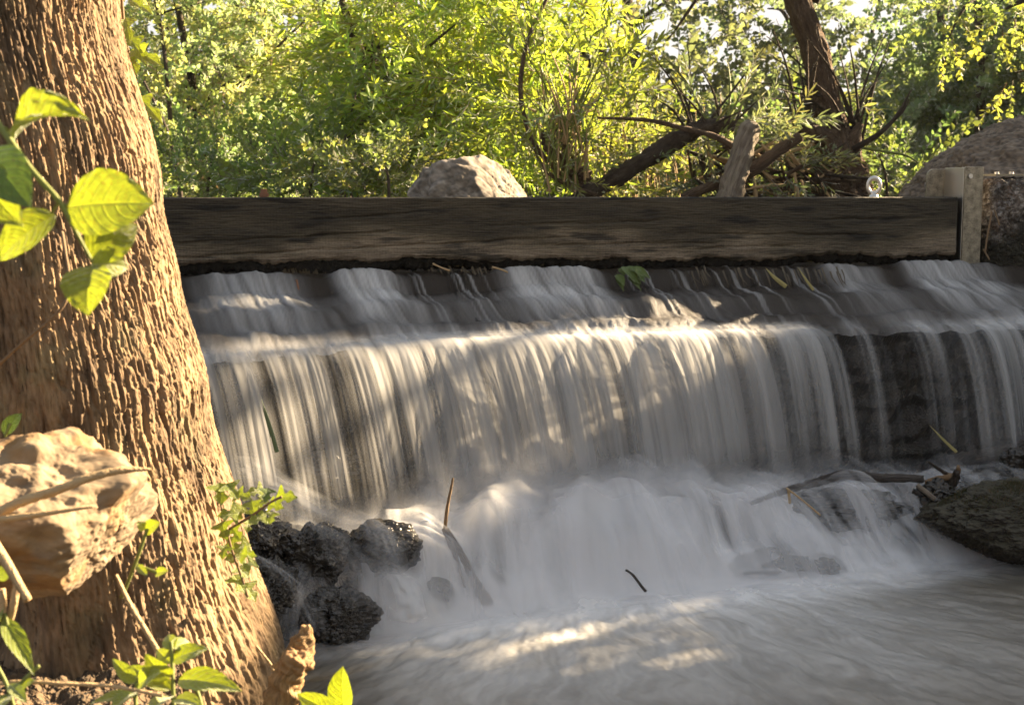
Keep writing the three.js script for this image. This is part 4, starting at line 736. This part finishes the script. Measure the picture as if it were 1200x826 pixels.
{ // low plants along the bank behind the beam
  const t = thing('bank_shrub', 'low sunlit shrub with small round leaves behind the left end of the beam', 'shrub');
  limb(t, [G(360, 7).setY(0.95), P(365, 205, 7), P(375, 165, 7)], [0.012, 0.009, 0.004], M.dark_bark, 'stem');
  crown(t, 'mid', 31, [[P(350, 200, 7.2), 0.3, 0.2, 0.3, 60], [P(390, 165, 7.3), 0.2, 0.25, 0.25, 34]], { scale: [0.4, 0.75], tint: [0.18, 0.25, 0.03], gaps: false, sag: -0.3 });
  const t2 = thing('bank_shrub', 'low leafy shrub in front of the fine leaved tree beside the thick trunk', 'shrub');
  limb(t2, [G(240, 8).setY(0.95), P(245, 205, 8), P(250, 175, 8)], [0.012, 0.009, 0.004], M.dark_bark, 'stem');
  crown(t2, 'small', 33, [[P(240, 205, 8.2), 0.5, 0.22, 0.4, 130], [P(320, 212, 8.2), 0.35, 0.16, 0.4, 80]], { scale: [0.5, 0.9], tint: [0.17, 0.24, 0.05], gaps: false, sag: -0.2 });
  const t3 = thing('bank_shrub', 'pale leafy shrub growing left of the central boulder behind the beam', 'shrub');
  limb(t3, [G(455, 6.4).setY(0.95), P(455, 210, 6.4), P(450, 190, 6.4)], [0.01, 0.007, 0.004], M.dark_bark, 'stem');
  crown(t3, 'mid', 35, [[P(452, 212, 6.6), 0.26, 0.13, 0.25, 70], [P(410, 218, 6.8), 0.2, 0.1, 0.25, 40]], { scale: [0.35, 0.6], tint: [0.18, 0.21, 0.04], gaps: false, sag: -0.2 });
}
{ // pollard stump with pale shoots and a long arching branch
  const t = thing('pollard_stump', 'old pollard willow stump with many pale shoots right of the central boulder', 'stump'), r = RNG(44), d = 6.6;
  part('stump', tube([G(690, d).setY(0.85), P(688, 225, d), P(668, 195, d), P(650, 165, d), P(645, 150, d)], [0.07, 0.062, 0.06, 0.062, 0.045], { seg: 28, per: 20, rough: 0.42, fr: 15 }), M.willow_bark, t);
  for (let i = 0; i < 34; i++) { const b = P(640 + r() * 40, 150 + r() * 40, d + (r() - 0.5) * 0.12), x = 600 + r() * 130, y = 40 + r() * 90, e = P(x, y, d + (r() - 0.5) * 0.5); part('shoot', tube([b, b.clone().lerp(e, 0.5).add(V((r() - 0.5) * 0.05, 0.02, 0)), e], [0.007, 0.005, 0.002], { seg: 5, per: 5, rough: 0.05 }), r() < 0.5 ? M.dry_twig : M.green_twig, t); }
  limb(t, [P(690, 226, d - 0.1), P(660, 205, d - 0.1), P(630, 175, d - 0.1), P(615, 140, d - 0.1), P(610, 100, d - 0.1), P(618, 50, d - 0.1), P(640, 0, d - 0.1), P(665, -50, d)], [0.012, 0.014, 0.014, 0.013, 0.013, 0.011, 0.009, 0.006], M.willow_bark, 'arching_branch');
  limb(t, [P(700, 228, d - 0.15), P(668, 218, d - 0.15), P(640, 200, d - 0.14), P(626, 175, d - 0.12)], [0.01, 0.011, 0.01, 0.006], M.willow_bark, 'arching_branch');
  crown(t, 'willow', 45, [[P(660, 110, d), 0.35, 0.35, 0.3, 40], [P(720, 170, d + 0.4), 0.3, 0.25, 0.3, 40]], { scale: [0.5, 0.9], tint: [0.2, 0.25, 0.025], gaps: false, sag: -0.4 });
  for (let i = 0; i < 40; i++) { const b = P(640 + r() * 50, 165 + r() * 62, d - 0.12 - r() * 0.1), e = b.clone().add(V((r() - 0.5) * 0.22, 0.12 + r() * 0.25, 0.05)); part('shoot', tube([b, b.clone().lerp(e, 0.5).add(V((r() - 0.5) * 0.04, 0.02, 0)), e], [0.006, 0.004, 0.0015], { seg: 4, per: 4, rough: 0.05 }), r() < 0.6 ? M.dry_twig : M.green_twig, t); }
  crown(t, 'willow', 46, [[P(668, 195, d - 0.15), 0.2, 0.14, 0.08, 26]], { scale: [0.3, 0.6], tint: [0.24, 0.28, 0.04], gaps: false, sag: -0.4 });
  // dry reeds and sunlit weeds on the bank between stump and log
  const w = thing('bank_weeds', 'sunlit yellow weeds and dry stems under the leaning log', 'weeds');
  for (let i = 0; i < 70; i++) { const x = 690 + r() * 150, dd = 7.2 + r() * 1.4, b = G(x, dd), e = P(x + (r() - 0.5) * 30, 110 + r() * 100, dd); part('stem', tube([b, b.clone().lerp(e, 0.55).add(V(0.02, 0, 0)), e], [0.005, 0.004, 0.0015], { seg: 4, per: 4 }), r() < 0.7 ? M.dry_twig : M.green_twig, w); }
  crown(w, 'mid', 47, [[P(750, 200, 7.8), 0.55, 0.2, 0.4, 90], [P(730, 150, 8), 0.35, 0.25, 0.4, 50]], { scale: [0.35, 0.7], tint: [0.22, 0.24, 0.04], gaps: false, sag: -0.3 });
}
{ // leaning willow pollard at the right
  const t = thing('leaning_willow', 'leaning brown willow trunk with shaggy base and stubs behind the beam', 'tree'), r = RNG(54), d = 7;
  const tr = new THREE.CatmullRomCurve3([P(990, 260, d), P(986, 215, d), P(980, 170, d), P(968, 120, d), P(955, 60, d), P(938, 10, d), P(915, -60, d + 0.2), P(890, -180, d + 0.4)]);
  const R = (t) => curveAt([[0, 0.145], [0.13, 0.135], [0.24, 0.115], [0.34, 0.082], [0.5, 0.072], [0.7, 0.065], [1, 0.05]], t);
  part('trunk', grid(64, 260, (u, v) => { const p = tr.getPoint(v), a = u * 6.2832, tg = tr.getTangent(v), s = V().crossVectors(tg, FWD).normalize(), b = V().crossVectors(s, tg), rag = sst(0.4, 0.1, v); let rr = R(v) + rag * (0.05 * fbm2(Math.cos(a) * 2.5 + 7, Math.sin(a) * 2.5 + v * 3) + 0.035 * (0.5 - Math.abs(n2(a * 4, v * 7)))) + 0.009 * n2(u * 26, v * 14) * (u > 0.02 && u < 0.98 ? 1 : 0); p.addScaledVector(s, Math.cos(a) * rr).addScaledVector(b, Math.sin(a) * rr); return { p: [p.x, p.y, p.z], uv: [u * 0.6, v * 3] }; }, { closeU: true }), M.willow_bark, t);
  limb(t, [P(975, 165, d - 0.05), P(955, 158, d - 0.1), P(942, 148, d - 0.12), P(934, 140, d - 0.12)], [0.06, 0.05, 0.035, 0.02], M.willow_bark, 'stub', { seg: 14, rough: 0.3 });
  limb(t, [P(990, 190, d - 0.05), P(1000, 165, d - 0.05), P(1008, 145, d - 0.05)], [0.05, 0.035, 0.02], M.willow_bark, 'stub', { seg: 12, rough: 0.3 });
  limb(t, [P(1000, 175, d - 0.1), P(1030, 157, d - 0.15), P(1052, 135, d - 0.15), P(1068, 106, d - 0.15)], [0.018, 0.014, 0.011, 0.004], M.dark_bark);
  limb(t, [P(1052, 137, d - 0.15), P(1060, 128, d - 0.15), P(1066, 116, d - 0.15)], [0.008, 0.007, 0.003], M.dark_bark);
  limb(t, [P(1005, 172, d - 0.1), P(1040, 178, d - 0.15), P(1062, 182, d - 0.15), P(1076, 190, d - 0.15)], [0.008, 0.007, 0.006, 0.004], M.green_twig);
  for (let i = 0; i < 26; i++) { const b = r() < 0.6 ? P(930 + r() * 20, 140 + r() * 20, d - 0.1) : P(995 + r() * 15, 140 + r() * 30, d), e = P(880 + r() * 170, 20 + r() * 100, d + (r() - 0.6) * 0.8); part('shoot', tube([b, b.clone().lerp(e, 0.5).add(V(0, 0.06, 0)), e], [0.009, 0.006, 0.0025], { seg: 5, per: 5 }), M.dark_bark, t); }
  for (let i = 0; i < 8; i++) { const e = P(600 + r() * 520, -60 + r() * 140, 6 + r() * 2); const b = P(925 + r() * 30, -40 + r() * 60, d + 0.1); limb(t, [b, b.clone().lerp(e, 0.5).add(V(0, 0.25, 0)), e], [0.03, 0.018, 0.004], M.dark_bark); }
  const H1 = (p, tip) => { const h = (q) => { const f = q.clone().project(camera), x = (f.x + 1) * 600, y = (1 - f.y) * 413; return Math.hypot((x - 1040) / 42, (y - 66) / 40) < 1 || Math.hypot((x - 742) / 36, (y - 62) / 26) < 1; }; return false; };
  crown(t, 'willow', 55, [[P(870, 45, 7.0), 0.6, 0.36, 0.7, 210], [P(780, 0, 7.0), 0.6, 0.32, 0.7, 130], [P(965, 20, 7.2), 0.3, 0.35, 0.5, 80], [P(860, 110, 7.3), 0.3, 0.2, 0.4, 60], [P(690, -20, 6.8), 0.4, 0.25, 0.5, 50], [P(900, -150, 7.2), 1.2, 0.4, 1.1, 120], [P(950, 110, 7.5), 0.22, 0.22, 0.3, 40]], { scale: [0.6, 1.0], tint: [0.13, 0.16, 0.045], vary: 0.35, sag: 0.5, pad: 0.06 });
}
{ // fallen trunk, post, sticks and litter between the stump and the leaning willow
  const d = 6.5;
  const t = thing('leaning_log', 'thick mossy log leaning up from the bank to a tangle of twigs', 'log'), r = RNG(64);
  part('wood', tube([P(640, 262, d), P(690, 226, d), P(735, 200, d), P(775, 176, d), P(806, 157, d), P(835, 147, d), P(856, 143, d + 0.05)], [0.042, 0.042, 0.044, 0.042, 0.042, 0.04, 0.025], { seg: 24, per: 26, rough: 0.26, fr: 13 }), M.dark_bark, t);
  limb(t, [P(866, 176, d - 0.1), P(838, 160, d - 0.1), P(800, 150, d - 0.1), P(760, 141, d - 0.1), P(700, 138, d - 0.1)], [0.02, 0.016, 0.014, 0.011, 0.005], M.willow_bark, 'side_branch');
  for (let i = 0; i < 16; i++) { const b = P(800 + r() * 60, 150 + r() * 12, d), e = P(760 + r() * 140, 40 + r() * 90, d + (r() - 0.5) * 0.4); part('shoot', tube([b, b.clone().lerp(e, 0.5).add(V(0.02, 0.02, 0)), e], [0.008, 0.006, 0.002], { seg: 5, per: 5 }), r() < 0.6 ? M.dark_bark : M.green_twig, t); }
  const p = thing('wooden_post', 'split grey wooden post standing askew behind the beam', 'post');
  part('wood', tube([P(850, 250, 6.2), P(856, 228, 6.2), P(868, 185, 6.2), P(880, 148, 6.2), P(882, 143, 6.2)], [0.062, 0.06, 0.055, 0.05, 0.03], { seg: 18, per: 16, rough: 0.12, fr: 14 }), M.grey_wood, p);
  const l2 = thing('leaning_branch', 'bare brown branch slanting from the post towards the leaning willow', 'branch');
  part('wood', tube([P(800, 232, 6.35), P(838, 216, 6.35), P(880, 200, 6.3), P(915, 175, 6.3), P(938, 160, 6.3)], [0.022, 0.026, 0.034, 0.03, 0.026], { seg: 12, per: 12, rough: 0.12, fr: 12 }), M.willow_bark, l2);
  const b = thing('brush_pile', 'tangle of dead twigs and bark heaped against the leaning willow', 'brush pile');
  for (let i = 0; i < 150; i++) { const x = 800 + r() * 170, y = 165 + r() * 70, dd = 6.5 + r() * 0.6, a = (r() - 0.5) * 2.2 + 0.5, l = 20 + r() * 45; part('twig', tube([P(x, y, dd), P(x + Math.cos(a) * l * 0.5, y + Math.sin(a) * l * 0.5 + (r() - 0.5) * 6, dd), P(x + Math.cos(a) * l, y + Math.sin(a) * l, dd + (r() - 0.5) * 0.2)], [0.006, 0.005 + r() * 0.012, 0.003], { seg: 5, per: 4 }), r() < 0.3 ? M.dry_twig : r() < 0.5 ? M.willow_bark : M.dark_bark, b); }
  crown(b, 'willow', 65, [[P(890, 200, 6.6), 0.4, 0.15, 0.2, 40], [P(850, 150, 6.6), 0.25, 0.1, 0.2, 26]], { scale: [0.35, 0.7], tint: [0.13, 0.15, 0.05], sag: 0.1, gaps: false });
  const u = thing('bank_shrub', 'green undergrowth behind the eye bolt between leaning willow and huge boulder', 'shrub');
  limb(u, [G(1040, 7.4).setY(0.9), P(1038, 205, 7.4), P(1030, 180, 7.4)], [0.01, 0.008, 0.003], M.dark_bark, 'stem');
  crown(u, 'mid', 67, [[P(1030, 205, 7.8), 0.4, 0.2, 0.3, 70], [P(930, 190, 8), 0.5, 0.25, 0.4, 80]], { scale: [0.4, 0.8], tint: [0.12, 0.17, 0.035], sag: -0.2, gaps: false });
}
// trees farther off
function farTree(label, seed, x, d, h, clumps, o = {}) {
  const t = thing('far_tree', label, 'tree'), b = G(x, d), r = RNG(seed), X = (x - 600) / FPX * d;
  limb(t, [b.clone().setY(b.y - 0.2), F(X + 0.1, d, 2.2), F(X - 0.1, d, h * 0.6), F(X + 0.2, d, h)], [0.02 * h, 0.017 * h, 0.012 * h, 0.005 * h].map((q) => q * (o.thin ?? 1)), M.dark_bark, 'trunk', { seg: 10 });
  for (const [c] of clumps) { const s = F(X, d, Math.max(1.6, Math.min(c.y - 0.4, h * 0.9))); limb(t, [s, s.clone().lerp(c, 0.5).add(V(0, 0.15, 0)), c], [0.05 * (o.thin ?? 1), 0.035 * (o.thin ?? 1), 0.01], M.dark_bark); }
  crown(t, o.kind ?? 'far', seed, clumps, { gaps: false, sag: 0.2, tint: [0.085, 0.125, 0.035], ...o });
}
const B = (x, y, d, rx, ry, rz, n) => [P(x, y, d), rx, ry, rz, n];
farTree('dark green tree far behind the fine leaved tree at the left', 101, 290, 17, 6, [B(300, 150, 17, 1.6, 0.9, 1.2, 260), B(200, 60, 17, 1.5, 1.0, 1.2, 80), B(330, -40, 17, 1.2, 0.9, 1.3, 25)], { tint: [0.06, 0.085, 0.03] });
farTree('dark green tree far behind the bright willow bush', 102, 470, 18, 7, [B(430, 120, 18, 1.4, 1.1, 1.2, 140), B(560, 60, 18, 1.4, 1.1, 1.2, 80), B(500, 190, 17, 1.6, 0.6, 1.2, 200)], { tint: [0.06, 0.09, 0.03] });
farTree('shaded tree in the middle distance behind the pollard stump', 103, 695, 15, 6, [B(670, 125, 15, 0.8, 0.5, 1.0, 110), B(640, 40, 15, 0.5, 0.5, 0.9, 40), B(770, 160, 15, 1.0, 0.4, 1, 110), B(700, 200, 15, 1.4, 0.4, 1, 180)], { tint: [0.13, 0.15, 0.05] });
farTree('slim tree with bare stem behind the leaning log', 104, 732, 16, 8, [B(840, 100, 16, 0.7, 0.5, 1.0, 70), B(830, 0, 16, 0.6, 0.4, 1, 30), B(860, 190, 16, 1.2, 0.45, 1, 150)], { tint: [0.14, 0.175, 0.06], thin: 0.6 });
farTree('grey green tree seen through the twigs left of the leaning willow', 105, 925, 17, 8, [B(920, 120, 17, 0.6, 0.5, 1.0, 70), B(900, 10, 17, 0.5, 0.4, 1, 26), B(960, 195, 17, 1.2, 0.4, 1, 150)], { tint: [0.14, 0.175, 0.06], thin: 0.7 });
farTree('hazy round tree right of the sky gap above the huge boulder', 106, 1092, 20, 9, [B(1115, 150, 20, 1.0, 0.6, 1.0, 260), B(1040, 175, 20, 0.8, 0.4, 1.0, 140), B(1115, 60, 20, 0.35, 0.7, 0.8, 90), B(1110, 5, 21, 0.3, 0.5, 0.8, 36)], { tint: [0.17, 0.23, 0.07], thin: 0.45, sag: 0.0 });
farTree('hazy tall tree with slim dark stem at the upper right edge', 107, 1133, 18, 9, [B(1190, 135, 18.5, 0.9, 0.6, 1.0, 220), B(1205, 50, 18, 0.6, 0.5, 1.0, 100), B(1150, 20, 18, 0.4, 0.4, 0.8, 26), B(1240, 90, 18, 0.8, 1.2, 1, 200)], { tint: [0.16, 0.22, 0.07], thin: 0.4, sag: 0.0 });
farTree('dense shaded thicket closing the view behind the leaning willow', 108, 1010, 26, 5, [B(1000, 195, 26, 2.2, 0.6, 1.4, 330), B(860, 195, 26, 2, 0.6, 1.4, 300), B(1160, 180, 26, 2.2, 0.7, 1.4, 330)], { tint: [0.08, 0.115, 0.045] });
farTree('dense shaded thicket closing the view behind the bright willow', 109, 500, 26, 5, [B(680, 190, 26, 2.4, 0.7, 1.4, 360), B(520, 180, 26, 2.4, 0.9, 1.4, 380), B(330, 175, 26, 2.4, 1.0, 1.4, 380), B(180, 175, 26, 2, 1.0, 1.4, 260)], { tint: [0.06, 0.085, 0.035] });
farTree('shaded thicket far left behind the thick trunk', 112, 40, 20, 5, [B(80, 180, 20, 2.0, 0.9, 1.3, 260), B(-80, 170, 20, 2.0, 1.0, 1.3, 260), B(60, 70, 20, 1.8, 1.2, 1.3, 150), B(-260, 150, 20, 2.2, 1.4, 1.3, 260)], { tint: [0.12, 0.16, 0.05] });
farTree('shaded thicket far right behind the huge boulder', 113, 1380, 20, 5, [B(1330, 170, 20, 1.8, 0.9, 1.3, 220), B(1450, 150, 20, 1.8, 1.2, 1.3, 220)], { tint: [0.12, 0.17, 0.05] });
{ // sunlit sprays hanging in at the upper right
  const t = thing('overhanging_branch', 'sunlit yellow leaves of a branch hanging in at the upper right corner', 'branch');
  limb(t, [F(4.2, 8.4, 3.6), P(1230, -20, 8.3), P(1180, 10, 8.2)], [0.05, 0.03, 0.01], M.dark_bark);
  limb(t, [F(4.2, 8.4, 3.0), P(1240, 70, 8.3), P(1190, 85, 8.2)], [0.03, 0.015, 0.005], M.dark_bark);
  limb(t, [F(4.2, 8.4, 3.8), P(1180, -30, 8.6), P(1130, 10, 8.4), P(1110, 50, 8.4)], [0.04, 0.02, 0.012, 0.004], M.dark_bark);
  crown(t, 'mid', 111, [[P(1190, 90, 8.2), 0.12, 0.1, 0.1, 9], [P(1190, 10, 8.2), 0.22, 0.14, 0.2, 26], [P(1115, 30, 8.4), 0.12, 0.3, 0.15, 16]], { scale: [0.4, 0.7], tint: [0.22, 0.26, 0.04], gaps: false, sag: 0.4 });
}
// ------------------------------------------------------------------ trees on the right bank (their crowns shade the weir) and the thick trunk's own crown
{
  const t = thing('bank_tree', 'leafy tree on the right bank beside the stream outside the view', 'tree');
  const b = F(6.4, 8.15, 0.8);
  limb(t, [b, F(6.35, 8.15, 2.4), F(6.5, 8.2, 4.5), F(6.4, 8.1, 6.2)], [0.2, 0.16, 0.11, 0.05], M.willow_bark, 'trunk', { seg: 12 });
  const cl = [[F(5.6, 5.6, 3.0), 1.3, 1.3, 1.3, 620], [F(6.3, 7.4, 3.6), 1.4, 1.5, 1.4, 700], [F(6.9, 8.6, 3.4), 1.2, 1.5, 1.2, 500], [F(5.6, 6.6, 2.2), 1.0, 0.9, 1.0, 380], [F(6.4, 6.4, 5.2), 1.6, 1.1, 1.6, 420], [F(6.2, 4.6, 2.6), 1.2, 1.2, 1.1, 420], [F(7.2, 7.6, 2.2), 1.2, 1.0, 1.2, 420]];
  for (const [c] of cl) limb(t, [F(6.4, 8.15, Math.min(c.y, 3.5)), c.clone().lerp(F(6.4, 8.15, c.y), 0.5).add(V(0, 0.2, 0)), c], [0.06, 0.03, 0.01]);
  crown(t, 'mid', 121, cl, { scale: [0.9, 1.4], tint: [0.09, 0.14, 0.03], pad: 0.22 });
  crown(TR.tree, 'mid', 131, [[F(-1.4, 1.6, 5.4), 1.5, 1.0, 1.3, 260], [F(0.1, 2.2, 5.9), 1.2, 0.8, 1.2, 200], [F(-1.0, 3.0, 6.2), 1.3, 1.0, 1.2, 200]], { tint: [0.09, 0.14, 0.03], gaps: false });
  for (const [a, c] of [[3.6, F(-1.4, 1.6, 5.4)], [4.0, F(0.1, 2.2, 5.9)], [4.4, F(-1.0, 3.0, 6.2)]]) limb(TR.tree, [TR.at(a), TR.at(a).lerp(c, 0.5).add(V(0, 0.3, 0)), c], [0.09, 0.06, 0.02], M.willow_bark);
}
scene.fog = new THREE.FogExp2(new THREE.Color(0.9, 0.9, 0.85), 0.0003);
renderer.render(scene, camera);
